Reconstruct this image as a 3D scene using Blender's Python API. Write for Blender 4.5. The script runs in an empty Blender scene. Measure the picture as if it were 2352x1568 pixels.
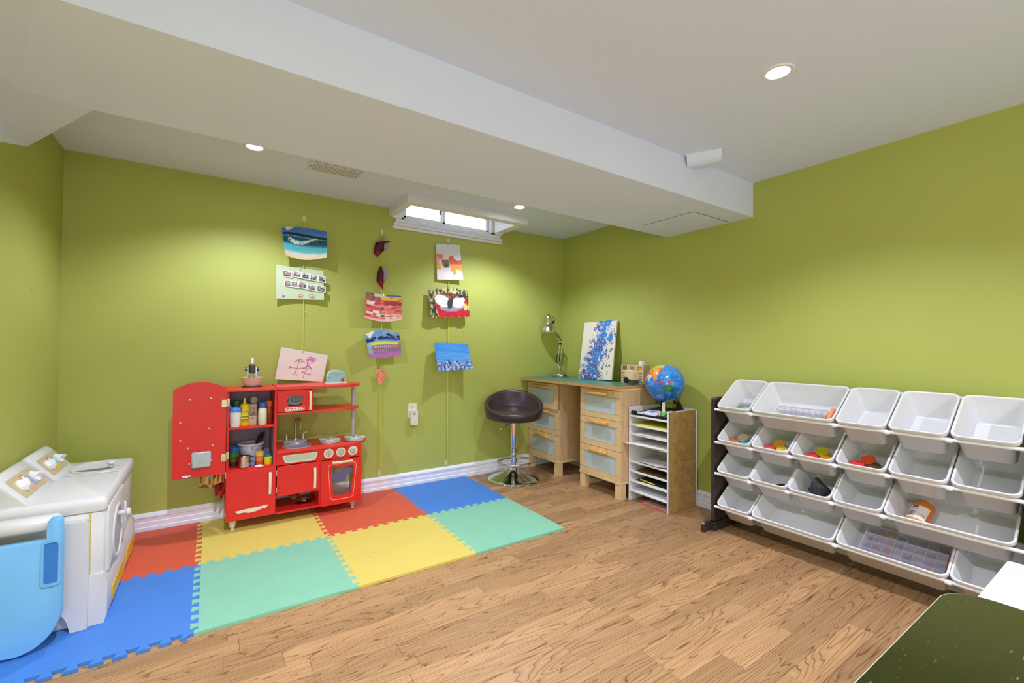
import bpy, bmesh, math, random
import numpy as np
from mathutils import Vector, Matrix, Euler

random.seed(7)
RNG = np.random.RandomState(11)
PI = math.pi
S = bpy.context.scene
COL = S.collection

# ------------------------------------------------------------------ camera
CAM = (-2.8220, -3.1959, 1.0757)
YAW, PIT, ROL, FPX = 1.0006, 0.0139, 0.0084, 1013.46
cam = bpy.data.cameras.new('camera')
cam_o = bpy.data.objects.new('camera', cam)
COL.objects.link(cam_o)
_fw = Vector((math.cos(YAW) * math.cos(PIT), math.sin(YAW) * math.cos(PIT), math.sin(PIT)))
_r = _fw.cross(Vector((0, 0, 1))).normalized()
_u = _r.cross(_fw)
_r2 = _r * math.cos(ROL) + _u * math.sin(ROL)
_u2 = -_r * math.sin(ROL) + _u * math.cos(ROL)
_m = Matrix((_r2, _u2, -_fw)).transposed().to_4x4()
_m.translation = Vector(CAM)
cam_o.matrix_world = _m
cam.sensor_width = 36.0
cam.sensor_fit = 'HORIZONTAL'
cam.lens = FPX * 36.0 / 2352.0
cam.shift_x = 41.148 / 2352.0
cam.shift_y = -3.916 / 2352.0
cam.clip_start = 0.02
S.camera = cam_o

# ------------------------------------------------------------------ world, exposure
W = bpy.data.worlds.new('sky')
S.world = W
W.use_nodes = True
bg = W.node_tree.nodes['Background']
bg.inputs[0].default_value = (0.86, 0.93, 1.0, 1)
bg.inputs[1].default_value = 3.4
S.view_settings.view_transform = 'Standard'
S.view_settings.look = 'None'
S.view_settings.gamma = 1.0
S.view_settings.use_curve_mapping = False
S.view_settings.exposure = 0.86
LIGHT_W = 29.0          # each recessed downlight
FILL_W = 18.0           # added soft fill from behind the camera, not lamps of the room
LIGHT_COL = (0.93, 0.965, 1.21)

def soft_light(loc, rot, sx, sy, w, col=(1, 1, 1)):
    l = bpy.data.lights.new('fill_light', 'AREA')
    l.shape = 'RECTANGLE'; l.size = sx; l.size_y = sy; l.energy = w; l.color = col
    o = bpy.data.objects.new('fill_light', l)
    o.location = loc; o.rotation_euler = rot
    COL.objects.link(o)
    return o
soft_light((-1.8, -5.9, 1.0), (math.radians(112), 0, 0), 3.0, 1.5, FILL_W * .65, (1.0, 0.97, 0.96))  # added unseen fill, tilted up to brighten ceiling and beam
soft_light((-3.4, -4.5, 1.05), (math.radians(100), 0, math.radians(-58)), 1.6, 1.6, FILL_W * 1.25, (1.0, 0.98, 0.98))  # added unseen fill from the left, brightens the bin fronts

# ------------------------------------------------------------------ materials
def lin(c):
    c = np.asarray(c, float) / 255.0
    return np.where(c <= 0.04045, c / 12.92, ((c + 0.055) / 1.055) ** 2.4)
_mats = {}
def mat(name, col=(200, 200, 200), rough=.5, metal=0., noise=.05, nscale=25., bump=0., bscale=150., trans=0., coat=0.,
        emit=0., attr=False, spec=.5, alpha=1., stretch=None, ior=1.45, sheen=0.):
    if name in _mats: return _mats[name]
    m = bpy.data.materials.new(name); m.use_nodes = True
    nt = m.node_tree; N = nt.nodes; L = nt.links
    b = N['Principled BSDF']
    b.inputs['Roughness'].default_value = rough
    b.inputs['Metallic'].default_value = metal
    b.inputs['Specular IOR Level'].default_value = spec
    b.inputs['Transmission Weight'].default_value = trans
    b.inputs['Coat Weight'].default_value = coat
    b.inputs['Alpha'].default_value = alpha
    b.inputs['IOR'].default_value = ior
    tc = N.new('ShaderNodeTexCoord')
    vec = tc.outputs['Object']
    if stretch:
        mp = N.new('ShaderNodeMapping'); mp.inputs['Scale'].default_value = stretch
        L.new(vec, mp.inputs['Vector']); vec = mp.outputs['Vector']
    nz = N.new('ShaderNodeTexNoise'); nz.inputs['Scale'].default_value = nscale; nz.inputs['Detail'].default_value = 3
    L.new(vec, nz.inputs['Vector'])
    mr = N.new('ShaderNodeMapRange')
    mr.inputs['From Min'].default_value = .3; mr.inputs['From Max'].default_value = .7
    mr.inputs['To Min'].default_value = 1 - noise; mr.inputs['To Max'].default_value = 1 + noise
    L.new(nz.outputs['Fac'], mr.inputs['Value'])
    vm = N.new('ShaderNodeVectorMath'); vm.operation = 'SCALE'
    if attr:
        at = N.new('ShaderNodeAttribute'); at.attribute_name = 'Col'
        L.new(at.outputs['Color'], vm.inputs[0])
    else:
        vm.inputs[0].default_value = tuple(lin(col))
    L.new(mr.outputs['Result'], vm.inputs['Scale'])
    L.new(vm.outputs['Vector'], b.inputs['Base Color'])
    if emit:
        b.inputs['Emission Color'].default_value = (*lin(col), 1)
        b.inputs['Emission Strength'].default_value = emit
    if bump:
        n2 = N.new('ShaderNodeTexNoise'); n2.inputs['Scale'].default_value = bscale; n2.inputs['Detail'].default_value = 3
        L.new(vec, n2.inputs['Vector'])
        bp = N.new('ShaderNodeBump'); bp.inputs['Strength'].default_value = bump; bp.inputs['Distance'].default_value = .002
        L.new(n2.outputs['Fac'], bp.inputs['Height']); L.new(bp.outputs['Normal'], b.inputs['Normal'])
    _mats[name] = m
    return m

def wood_mat(name, c1, c2, scale=(3, 3, 30), rough=.45, coat=0.):
    if name in _mats: return _mats[name]
    m = bpy.data.materials.new(name); m.use_nodes = True
    nt = m.node_tree; N = nt.nodes; L = nt.links; b = N['Principled BSDF']
    b.inputs['Roughness'].default_value = rough; b.inputs['Coat Weight'].default_value = coat
    tc = N.new('ShaderNodeTexCoord'); mp = N.new('ShaderNodeMapping'); mp.inputs['Scale'].default_value = scale
    L.new(tc.outputs['Object'], mp.inputs['Vector'])
    nz = N.new('ShaderNodeTexNoise'); nz.inputs['Scale'].default_value = 3; nz.inputs['Detail'].default_value = 6
    nz.inputs['Distortion'].default_value = .6
    L.new(mp.outputs['Vector'], nz.inputs['Vector'])
    cr = N.new('ShaderNodeValToRGB')
    cr.color_ramp.elements[0].position = .35; cr.color_ramp.elements[1].position = .68
    cr.color_ramp.elements[0].color = (*lin(c1), 1); cr.color_ramp.elements[1].color = (*lin(c2), 1)
    L.new(nz.outputs['Fac'], cr.inputs['Fac']); L.new(cr.outputs['Color'], b.inputs['Base Color'])
    _mats[name] = m
    return m

def plank_mat():
    m = bpy.data.materials.new('oak_laminate'); m.use_nodes = True
    nt = m.node_tree; N = nt.nodes; L = nt.links; b = N['Principled BSDF']
    b.inputs['Roughness'].default_value = .38
    b.inputs['Specular IOR Level'].default_value = .4
    tc = N.new('ShaderNodeTexCoord'); oi = N.new('ShaderNodeObjectInfo')
    off = N.new('ShaderNodeVectorMath'); off.operation = 'SCALE'; off.inputs[0].default_value = (37, 53, 19)
    L.new(oi.outputs['Random'], off.inputs['Scale'])
    ad = N.new('ShaderNodeVectorMath'); ad.operation = 'ADD'
    L.new(tc.outputs['Object'], ad.inputs[0]); L.new(off.outputs['Vector'], ad.inputs[1])
    def noise(scale, sc, detail, dist=0.):
        mp = N.new('ShaderNodeMapping'); mp.inputs['Scale'].default_value = scale
        L.new(ad.outputs['Vector'], mp.inputs['Vector'])
        nz = N.new('ShaderNodeTexNoise'); nz.inputs['Scale'].default_value = sc
        nz.inputs['Detail'].default_value = detail; nz.inputs['Distortion'].default_value = dist
        L.new(mp.outputs['Vector'], nz.inputs['Vector'])
        return nz.outputs['Fac']
    def math_(op, a, bb=None):
        n = N.new('ShaderNodeMath'); n.operation = op
        for i, v in enumerate((a, bb)):
            if v is None: continue
            if isinstance(v, (int, float)): n.inputs[i].default_value = v
            else: L.new(v, n.inputs[i])
        return n.outputs[0]
    big = noise((.62, 8.5, 1.0), 1.5, 1.6, .12)
    lines = math_('FRACT', math_('MULTIPLY', big, 24.0))
    cr = N.new('ShaderNodeValToRGB'); e = cr.color_ramp.elements
    e[0].position = 0.0; e[0].color = (.0, .0, .0, 1)
    e[1].position = 1.0; e[1].color = (.85, .85, .85, 1)
    a = cr.color_ramp.elements.new(.22); a.color = (.75, .75, .75, 1)
    a = cr.color_ramp.elements.new(.5); a.color = (1, 1, 1, 1)
    L.new(lines, cr.inputs['Fac'])
    strk = noise((3.0, 190.0, 1.0), 1.5, 4)
    soft = noise((1.2, 14.0, 1.0), 1.2, 2)
    fac = math_('ADD', math_('MULTIPLY', cr.outputs['Color'], .54), math_('ADD', math_('MULTIPLY', strk, .52), math_('MULTIPLY', soft, .22)))
    c2 = N.new('ShaderNodeValToRGB'); e = c2.color_ramp.elements
    e[0].position = .28; e[0].color = (*lin((122, 82, 54)), 1)
    e[1].position = .98; e[1].color = (*lin((222, 184, 142)), 1)
    a = c2.color_ramp.elements.new(.62); a.color = (*lin((192, 148, 108)), 1)
    L.new(fac, c2.inputs['Fac'])
    hs = N.new('ShaderNodeHueSaturation')
    mr = N.new('ShaderNodeMapRange'); mr.inputs['To Min'].default_value = .49; mr.inputs['To Max'].default_value = .70
    L.new(oi.outputs['Random'], mr.inputs['Value']); L.new(mr.outputs['Result'], hs.inputs['Value'])
    L.new(c2.outputs['Color'], hs.inputs['Color']); L.new(hs.outputs['Color'], b.inputs['Base Color'])
    hs.inputs['Saturation'].default_value = 1.13
    _mats['oak_laminate'] = m
    return m

def foam_mat(name, col):
    if name in _mats: return _mats[name]
    m = mat(name, col, rough=.62, noise=.03, nscale=8)
    nt = m.node_tree; N = nt.nodes; L = nt.links; b = N['Principled BSDF']
    tc = [n for n in N if n.type == 'TEX_COORD'][0]
    vo = N.new('ShaderNodeTexVoronoi'); vo.inputs['Scale'].default_value = 190; vo.inputs['Randomness'].default_value = .15
    L.new(tc.outputs['Object'], vo.inputs['Vector'])
    bp = N.new('ShaderNodeBump'); bp.inputs['Strength'].default_value = .35; bp.inputs['Distance'].default_value = .001
    L.new(vo.outputs['Distance'], bp.inputs['Height']); L.new(bp.outputs['Normal'], b.inputs['Normal'])
    return m

# ------------------------------------------------------------------ mesh builder
class MB:
    def __init__(s):
        s.v = []; s.f = []; s.mi = []; s.c = None; s.m = None; s.cur = 0
    def add(s, vs, fs):
        k = len(s.v)
        if s.m is not None: vs = [tuple(s.m @ Vector(p)) for p in vs]
        s.v += [tuple(p) for p in vs]
        s.f += [tuple(i + k for i in f) for f in fs]
        s.mi += [s.cur] * len(fs)
        return s
    def box(s, x0, y0, z0, x1, y1, z1, b=0.):
        x0, x1 = min(x0, x1), max(x0, x1); y0, y1 = min(y0, y1), max(y0, y1); z0, z1 = min(z0, z1), max(z0, z1)
        if b <= 0:
            vs = [(x, y, z) for z in (z0, z1) for y in (y0, y1) for x in (x0, x1)]
            return s.add(vs, [(0, 2, 3, 1), (4, 5, 7, 6), (0, 1, 5, 4), (2, 6, 7, 3), (0, 4, 6, 2), (1, 3, 7, 5)])
        b = min(b, (x1 - x0) * .49, (y1 - y0) * .49, (z1 - z0) * .49)
        vs = []; idx = {}
        X = (x0, x1); Y = (y0, y1); Z = (z0, z1)
        for i in (0, 1):
            for j in (0, 1):
                for k in (0, 1):
                    sx, sy, sz = 1 - 2 * i, 1 - 2 * j, 1 - 2 * k
                    for a in range(3):
                        p = [X[i] + b * sx, Y[j] + b * sy, Z[k] + b * sz]
                        p[a] = (X[i], Y[j], Z[k])[a]
                        idx[i, j, k, a] = len(vs); vs.append(tuple(p))
        fs = []
        for a in range(3):
            o = [q for q in range(3) if q != a]
            for d in (0, 1):
                q = []
                for (p_, r_) in ((0, 0), (1, 0), (1, 1), (0, 1)):
                    t = [0, 0, 0]; t[a] = d; t[o[0]] = p_; t[o[1]] = r_
                    q.append(idx[t[0], t[1], t[2], a])
                fs.append(tuple(q))
            for p_ in (0, 1):
                for r_ in (0, 1):
                    t0 = [0, 0, 0]; t0[o[0]] = p_; t0[o[1]] = r_; t1 = list(t0); t1[a] = 1
                    fs.append((idx[(*t0, o[0])], idx[(*t1, o[0])], idx[(*t1, o[1])], idx[(*t0, o[1])]))
        for i in (0, 1):
            for j in (0, 1):
                for k in (0, 1):
                    fs.append((idx[i, j, k, 0], idx[i, j, k, 1], idx[i, j, k, 2]))
        return s.add(vs, fs)
    def cyl(s, p0, p1, r0, r1=None, n=16, caps=True):
        r1 = r0 if r1 is None else r1
        p0 = Vector(p0); p1 = Vector(p1); d = (p1 - p0).normalized()
        a = d.orthogonal().normalized(); b = d.cross(a)
        vs = []
        for p, r in ((p0, r0), (p1, r1)):
            for i in range(n):
                t = 2 * PI * i / n
                vs.append(tuple(p + (a * math.cos(t) + b * math.sin(t)) * r))
        fs = [(i, (i + 1) % n, n + (i + 1) % n, n + i) for i in range(n)]
        if caps: fs += [tuple(range(n - 1, -1, -1)), tuple(range(n, 2 * n))]
        return s.add(vs, fs)
    def lathe(s, prof, c=(0, 0, 0), n=24, axis='z', squash=1., rot=0., caps=True):
        vs = []; fs = []; m = len(prof)
        for r, h in prof:
            for i in range(n):
                t = 2 * PI * i / n + rot; x = r * math.cos(t); y = r * math.sin(t) * squash
                p = {'z': (x, y, h), 'y': (x, h, y), 'x': (h, x, y)}[axis]
                vs.append((c[0] + p[0], c[1] + p[1], c[2] + p[2]))
        for j in range(m - 1):
            for i in range(n):
                fs.append((j * n + i, j * n + (i + 1) % n, (j + 1) * n + (i + 1) % n, (j + 1) * n + i))
        if caps and prof[0][0] > 1e-6: fs.append(tuple(range(n - 1, -1, -1)))
        if caps and prof[-1][0] > 1e-6: fs.append(tuple((m - 1) * n + i for i in range(n)))
        return s.add(vs, fs)
    def tube(s, pts, r, n=8, closed=False):
        P = [Vector(p) for p in pts]; vs = []; fs = []; m = len(P)
        up = None
        for k, p in enumerate(P):
            if closed: d = (P[(k + 1) % m] - P[k - 1]).normalized()
            else: d = (P[min(k + 1, m - 1)] - P[max(k - 1, 0)]).normalized()
            if up is None: up = d.orthogonal().normalized()
            up = (up - d * up.dot(d)); up = up.normalized() if up.length > 1e-6 else d.orthogonal().normalized()
            b = d.cross(up); rr = r[k] if isinstance(r, (list, tuple)) else r
            for i in range(n):
                t = 2 * PI * i / n
                vs.append(tuple(p + (up * math.cos(t) + b * math.sin(t)) * rr))
        for k in range(m if closed else m - 1):
            q = (k + 1) % m
            for i in range(n):
                fs.append((k * n + i, k * n + (i + 1) % n, q * n + (i + 1) % n, q * n + i))
        if not closed: fs += [tuple(range(n - 1, -1, -1)), tuple((m - 1) * n + i for i in range(n))]
        return s.add(vs, fs)
    def prism(s, poly, axis, a, b):
        n = len(poly)
        def P(q, h): return {'z': (q[0], q[1], h), 'y': (q[0], h, q[1]), 'x': (h, q[0], q[1])}[axis]
        vs = [P(q, a) for q in poly] + [P(q, b) for q in poly]
        fs = [tuple(range(n - 1, -1, -1)), tuple(range(n, 2 * n))] + [(i, (i + 1) % n, n + (i + 1) % n, n + i) for i in range(n)]
        return s.add(vs, fs)
    def ringprism(s, outer, inner, axis, a, b):      # a plate with a hole; both loops have the same count
        n = len(outer)
        def P(q, h): return {'z': (q[0], q[1], h), 'y': (q[0], h, q[1]), 'x': (h, q[0], q[1])}[axis]
        vs = [P(q, a) for q in outer] + [P(q, b) for q in outer] + [P(q, a) for q in inner] + [P(q, b) for q in inner]
        fs = []
        for i in range(n):
            j = (i + 1) % n
            fs += [(i, j, n + j, n + i), (2 * n + i, 3 * n + i, 3 * n + j, 2 * n + j), (i, 2 * n + i, 2 * n + j, j), (n + i, n + j, 3 * n + j, 3 * n + i)]
        return s.add(vs, fs)
    def loft(s, rings, cap0=True, cap1=True):
        n = len(rings[0]); vs = [p for r in rings for p in r]; fs = []
        for j in range(len(rings) - 1):
            for i in range(n):
                fs.append((j * n + i, j * n + (i + 1) % n, (j + 1) * n + (i + 1) % n, (j + 1) * n + i))
        if cap0: fs.append(tuple(range(n - 1, -1, -1)))
        if cap1: fs.append(tuple((len(rings) - 1) * n + i for i in range(n)))
        return s.add(vs, fs)
    def grid(s, fn, nu, nv, colfn=None):
        k = len(s.v)
        pts = [tuple(fn(i / nu, j / nv)) for j in range(nv + 1) for i in range(nu + 1)]
        s.add(pts, [(j * (nu + 1) + i, j * (nu + 1) + i + 1, (j + 1) * (nu + 1) + i + 1, (j + 1) * (nu + 1) + i) for j in range(nv) for i in range(nu)])
        if colfn is not None:
            if s.c is None: s.c = []
            while len(s.c) < k: s.c.append((.9, .9, .88))
            s.c += [colfn(i / nu, j / nv) for j in range(nv + 1) for i in range(nu + 1)]
        return s
    def build(s, name, mats, parent=None, local=False, recalc=True, ang=38, smooth=True):
        off = Vector((0, 0, 0))
        if parent is not None and not local:
            r = parent; off = Vector(r.location)
            while r.parent is not None: r = r.parent; off = off + Vector(r.location)
        me = bpy.data.meshes.new(name)
        me.from_pydata([(p[0] - off.x, p[1] - off.y, p[2] - off.z) for p in s.v], [], s.f)
        for m_ in (mats if isinstance(mats, (list, tuple)) else [mats]): me.materials.append(m_)
        if any(s.mi): me.polygons.foreach_set('material_index', s.mi)
        if recalc:
            bm = bmesh.new(); bm.from_mesh(me); bmesh.ops.recalc_face_normals(bm, faces=bm.faces); bm.to_mesh(me); bm.free()
        if s.c is not None:
            while len(s.c) < len(s.v): s.c.append((.9, .9, .88))
            at = me.color_attributes.new('Col', 'FLOAT_COLOR', 'POINT')
            at.data.foreach_set('color', np.array([(*c, 1.0) for c in s.c], dtype=np.float32).ravel())
        if smooth:
            me.shade_smooth() if hasattr(me, 'shade_smooth') else None
            me.set_sharp_from_angle(angle=math.radians(ang))
        me.update()
        o = bpy.data.objects.new(name, me)
        COL.objects.link(o)
        if parent is not None: o.parent = parent
        return o
    def thing(s, name, mats, label, cat, group=None, **k):
        xs = [p[0] for p in s.v]; ys = [p[1] for p in s.v]; zs = [p[2] for p in s.v]
        o0 = Vector(((min(xs) + max(xs)) / 2, (min(ys) + max(ys)) / 2, min(zs)))
        s.v = [(p[0] - o0.x, p[1] - o0.y, p[2] - o0.z) for p in s.v]
        o = s.build(name, mats, **k); o.location = o0
        return tag(o, label, cat, group)

def tag(o, label, cat, group=None):
    o['label'] = label; o['category'] = cat
    if group: o['group'] = group
    return o
def empty(name, loc, label=None, cat=None, group=None, rot=None):
    o = bpy.data.objects.new(name, None); o.empty_display_size = .05; COL.objects.link(o)
    o.location = loc
    if rot: o.rotation_euler = rot
    if label: tag(o, label, cat, group)
    return o
def struct(o):
    o['kind'] = 'structure'; return o
def copy_thing(o, label=None):
    c = o.copy(); COL.objects.link(c)
    if label: c['label'] = label
    for ch in o.children:
        d = ch.copy(); COL.objects.link(d); d.parent = c
        for g in ch.children:
            e = g.copy(); COL.objects.link(e); e.parent = d
    return c
def rrect(x0, y0, x1, y1, r, n=4, z=None):
    pts = []
    for cx, cy, a0 in ((x1 - r, y1 - r, 0), (x0 + r, y1 - r, 90), (x0 + r, y0 + r, 180), (x1 - r, y0 + r, 270)):
        for i in range(n + 1):
            t = math.radians(a0 + 90 * i / n)
            p = (cx + r * math.cos(t), cy + r * math.sin(t))
            pts.append(p if z is None else (*p, z))
    return pts

# ------------------------------------------------------------------ flat print: a tiny paint box
class Cv:
    def __init__(s, w, h, col):
        s.w, s.h = w, h
        s.a = np.zeros((h, w, 3)); s.a[:] = col
        s.X, s.Y = np.meshgrid((np.arange(w) + .5) / w, (np.arange(h) + .5) / h)   # Y down
    def noise(s, sx, sy, seed=0):
        r = np.random.RandomState(seed); g = r.rand(sy + 2, sx + 2)
        x = s.X * sx; y = s.Y * sy; xi = x.astype(int); yi = y.astype(int); fx = x - xi; fy = y - yi
        fx = fx * fx * (3 - 2 * fx); fy = fy * fy * (3 - 2 * fy)
        return (g[yi, xi] * (1 - fx) + g[yi, xi + 1] * fx) * (1 - fy) + (g[yi + 1, xi] * (1 - fx) + g[yi + 1, xi + 1] * fx) * fy
    def mask(s, m, col, a=1.):
        m = np.clip(m.astype(float), 0, 1)[..., None] * a
        s.a = s.a * (1 - m) + np.asarray(col, float) * m
    def rect(s, x0, y0, x1, y1, col, a=1.): s.mask((s.X >= x0) & (s.X < x1) & (s.Y >= y0) & (s.Y < y1), col, a)
    def ell(s, cx, cy, rx, ry, col, a=1., ring=0):
        d = np.sqrt(((s.X - cx) / rx) ** 2 + ((s.Y - cy) / ry) ** 2)
        s.mask((d < 1) if not ring else (np.abs(d - 1) < ring), col, a)
    def poly(s, pts, col, a=1.):
        ins = np.zeros(s.X.shape, bool); n = len(pts)
        for i in range(n):
            x0, y0 = pts[i]; x1, y1 = pts[(i + 1) % n]
            if y0 == y1: continue
            c = ((y0 > s.Y) != (y1 > s.Y)) & (s.X < (x1 - x0) * (s.Y - y0) / (y1 - y0) + x0)
            ins ^= c
        s.mask(ins, col, a)
    def line(s, pts, w, col, a=1.):
        asp = s.h / s.w
        for (x0, y0), (x1, y1) in zip(pts[:-1], pts[1:]):
            dx, dy = x1 - x0, (y1 - y0) * asp; q = dx * dx + dy * dy + 1e-12
            t = np.clip(((s.X - x0) * dx + (s.Y - y0) * asp * dy) / q, 0, 1)
            d = np.hypot(s.X - x0 - t * dx, (s.Y - y0) * asp - t * dy)
            s.mask(d < w, col, a)
    def at(s, u, v):     # v is up
        x = min(s.w - 1.001, max(0, u * s.w - .5)); y = min(s.h - 1.001, max(0, (1 - v) * s.h - .5))
        i, j = int(x), int(y); fx, fy = x - i, y - j; l = s.l
        return (l[j, i] * (1 - fx) + l[j, i + 1] * fx) * (1 - fy) + (l[j + 1, i] * (1 - fx) + l[j + 1, i + 1] * fx) * fy
    def fn(s):
        a = np.pad(s.a, ((1, 1), (1, 1), (0, 0)), 'edge')
        a = a[:-2] + 2.2 * a[1:-1] + a[2:]; a = (a[:, :-2] + 2.2 * a[:, 1:-1] + a[:, 2:]) / 17.64
        s.l = lin(np.clip(a, 0, 255))
        return s.at
PRINT = lambda n='print': mat(n, rough=.55, attr=True, noise=.02)
# ------------------------------------------------------------------ room shell
H = 2.10; SOF = 1.888; X0 = -3.494; YB = -6.3
WALL = mat('green_wall_paint', (174, 182, 90), rough=.55, noise=.025, nscale=2.5, bump=.05, bscale=90)
CEIL = mat('ceiling_paint', (221, 229, 254), rough=.75, noise=.01, nscale=3)
TRIM = mat('trim_paint', (232, 233, 242), rough=.35, noise=.01)
# back wall (y = 0) with the window opening
b = MB()
b.box(X0 - .1, 0, 0, .1, .12, 2.03); b.box(X0 - .1, 0, 2.03, -1.62, .12, 2.55); b.box(-.77, 0, 2.03, .1, .12, 2.55); b.box(-1.62, 0, 2.40, -.77, .12, 2.55)
struct(b.build('wall_back', WALL))
struct(MB().box(0, YB, 0, .1, 0, 2.3).build('wall_right', WALL))
struct(MB().box(X0 - .1, YB, 0, X0, 0, 2.3).build('wall_left', WALL))
struct(MB().box(X0 - .1, YB - .1, 0, .1, YB, 2.3).build('wall_front', WALL))
# ceiling with the window well
WX0, WX1, WY = -1.665, -.777, -.31
b = MB()
b.box(X0, WY, H, WX0, 0, H + .1); b.box(WX1, WY, H, 0, 0, H + .1); b.box(X0, YB, H, 0, WY, H + .1)
b.box(WX0 - .05, WY - .05, H + .1, WX0, 0, 2.45); b.box(WX1, WY - .05, H + .1, WX1 + .05, 0, 2.45)
b.box(WX0, WY - .05, H + .1, WX1, WY, 2.45); b.box(WX0 - .05, WY - .05, 2.45, WX1 + .05, 0, 2.5)
struct(b.build('ceiling', CEIL))
# dropped beam with the angled end piece at the left
YA, YC = -1.147, -1.763
b = MB(); b.box(-3.18, YC, SOF, 0, YA, H)
A = (-3.18, YA, SOF); B = (-3.18, YC, SOF); C = (-3.335, -1.247, 1.862)
V3 = (X0, -.545, 1.908); V4 = (X0, -1.038, 1.753); G = (-3.446, -1.201, 1.845)
C2 = (-3.23, -1.90, 1.862); E1 = (X0, -1.9, 1.76); E0 = (-3.18, YC, H)
b.add([A, B, C, V3, V4, C2, E1, (-3.18, YA, H), (X0, -.545, H), (X0, -1.9, H), E0, G],
      [(0, 2, 1), (1, 2, 5), (0, 3, 2), (3, 11, 2), (3, 4, 11), (4, 6, 11), (2, 11, 6), (2, 6, 5), (0, 7, 8, 3), (1, 5, 6, 9, 10)])
struct(b.build('trim_1', CEIL, smooth=False))
# access hatch in the beam's underside: narrow shadow gap round a panel
b = MB(); b.box(-.403, -1.622, SOF - .003, -.035, -1.262, SOF + .0, .001)
hatch = b.build('trim_2', CEIL); struct(hatch)
g = MB().ringprism([(-.407, -1.626), (-.031, -1.626), (-.031, -1.258), (-.407, -1.258)],
                   [(-.403, -1.622), (-.035, -1.622), (-.035, -1.262), (-.403, -1.262)], 'z', SOF - .0012, SOF)
g.build('hatch_gap', mat('gap_dark', (70, 70, 72), rough=.9), hatch)
# short boxed-in duct between beam and ceiling
b = MB(); pr = []
a0 = Vector((-.665, YC + .005, H)); a1 = Vector((-.585, -1.905, H)); d = (a1 - a0).normalized(); sd = d.cross(Vector((0, 0, 1)))
rings = []
for p, r in ((a0, .056), (a1, .050)):
    rings.append([tuple(p + sd * (r * math.cos(t)) + Vector((0, 0, -1)) * (r * math.sin(t))) for t in [PI * i / 10 for i in range(11)]])
b.loft(rings)
struct(b.build('trim_3', CEIL, ang=50))

# floor: slab and individual laminate strips
fl = struct(MB().box(X0, YB, -.1, 0, 0, -.009).build('floor', mat('floor_slab', (120, 88, 60), rough=.8)))
OAK = plank_mat()
pw = .0826
row = 0; y = -.001; far = MB()
while y > YB + .09:
    y1 = y - pw; x = X0; first = True
    while x < -.001:
        ln = random.choice((.34, .42, .5, .58, .66, .8)) * (random.uniform(.3, 1) if first else 1); first = False
        xe = min(-.0005, x + ln)
        if xe > -.12: xe = -.0005
        cx, cy = (x + xe) / 2, (y + y1) / 2
        under_mat = (xe < -1.15 and x > -3.46 and y < -.05 and y1 > -1.12)
        behind = y < -3.05 or (y < -2.2 and xe < -2.9)
        if not under_mat and not behind:
            p = MB().box(x + .0003 - cx, y1 + .0003 - cy, -.008, xe - .0003 - cx, y - .0003 - cy, 0, .0008)
            o = p.build('plank', OAK); o.parent = fl; o.location = (cx, cy, 0)
        else:
            far.box(x + .0003, y1 + .0003, -.008, xe - .0003, y - .0003, 0)
        x = xe
    y = y1; row += 1
o = far.build('planks_beyond', OAK, fl); o['kind'] = 'stuff'

# baseboards
def baseboard(name, along, a, bb, at):
    prof = [(0, .0), (.018, .0), (.018, .028), (.014, .032), (.014, .056), (.011, .060), (.011, .078), (.016, .084), (.014, .094), (.006, .104), (.0, .107)]
    m = MB()
    if along == 'x': m.loft([[(v, at - q, z) for q, z in prof] for v in (a, bb)])
    else: m.loft([[(at + (-q if at == 0 else q), v, z) for q, z in prof] for v in (a, bb)])
    struct(m.build(name, TRIM, ang=20))
baseboard('baseboard_back', 'x', X0, 0, 0)
baseboard('baseboard_right', 'y', -.019, YB, 0)
baseboard('baseboard_left', 'y', -.019, YB, X0)

# ------------------------------------------------------------------ window
win = struct(empty('window_1', (-1.2, 0, 1.95)))
b = MB()                                    # wide moulding below and at the sides, on the wall
for (x0, z0, x1, z1, d) in ((-1.69, 1.952, -.708, 1.975, .020), (-1.685, 1.975, -.713, 1.998, .030), (-1.67, 1.998, -.725, 2.03, .018)):
    b.box(x0, -d, z0, x1, 0, z1, .004)
for xa, xb in ((-1.69, -1.62), (-.77, -.708)): b.box(xa, -.02, 2.03, xb, 0, 2.099, .004)
b.build('casing', TRIM, win)
b = MB()                                    # frame in the opening
for q in ((-1.62, 2.03, -.77, 2.055), (-1.62, 2.37, -.77, 2.40), (-1.62, 2.03, -1.59, 2.40), (-.80, 2.03, -.77, 2.40)):
    b.box(q[0], .02, q[1], q[2], .09, q[3], .003)
b.build('frame', TRIM, win)
PVC = mat('window_vinyl', (240, 242, 246), rough=.3)
GL = mat('window_glass', (255, 255, 255), rough=.0, trans=1., ior=1.01, noise=0)
for i, (xa, xb, yy) in enumerate(((-1.588, -1.23, .04), (-1.262, -.802, .062))):
    b = MB(); w = .022
    for q in ((xa, 2.057, xb, 2.057 + w), (xa, 2.346, xb, 2.368), (xa, 2.057, xa + w, 2.368), (xb - w, 2.057, xb, 2.368)):
        b.box(q[0], yy, q[1], q[2], yy + .018, q[3], .002)
    s_ = b.build('sash', PVC, win)
    MB().box(xa + w, yy + .007, 2.057 + w, xb - w, yy + .010, 2.346).build('pane', GL, s_)
MB().box(-1.285, .028, 2.13, -1.268, .04, 2.175, .003).build('latch', mat('latch_grey', (120, 130, 160), rough=.4), win)
# lip hanging below the ceiling round the well
b = MB()
b.prism([(-1.72, 0), (-1.72, -.38), (-.70, -.38), (-.70, 0), (WX1, 0), (WX1, WY), (WX0, WY), (WX0, 0)], 'z', 2.047, H)
struct(b.build('trim_4', TRIM, ang=20))
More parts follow.
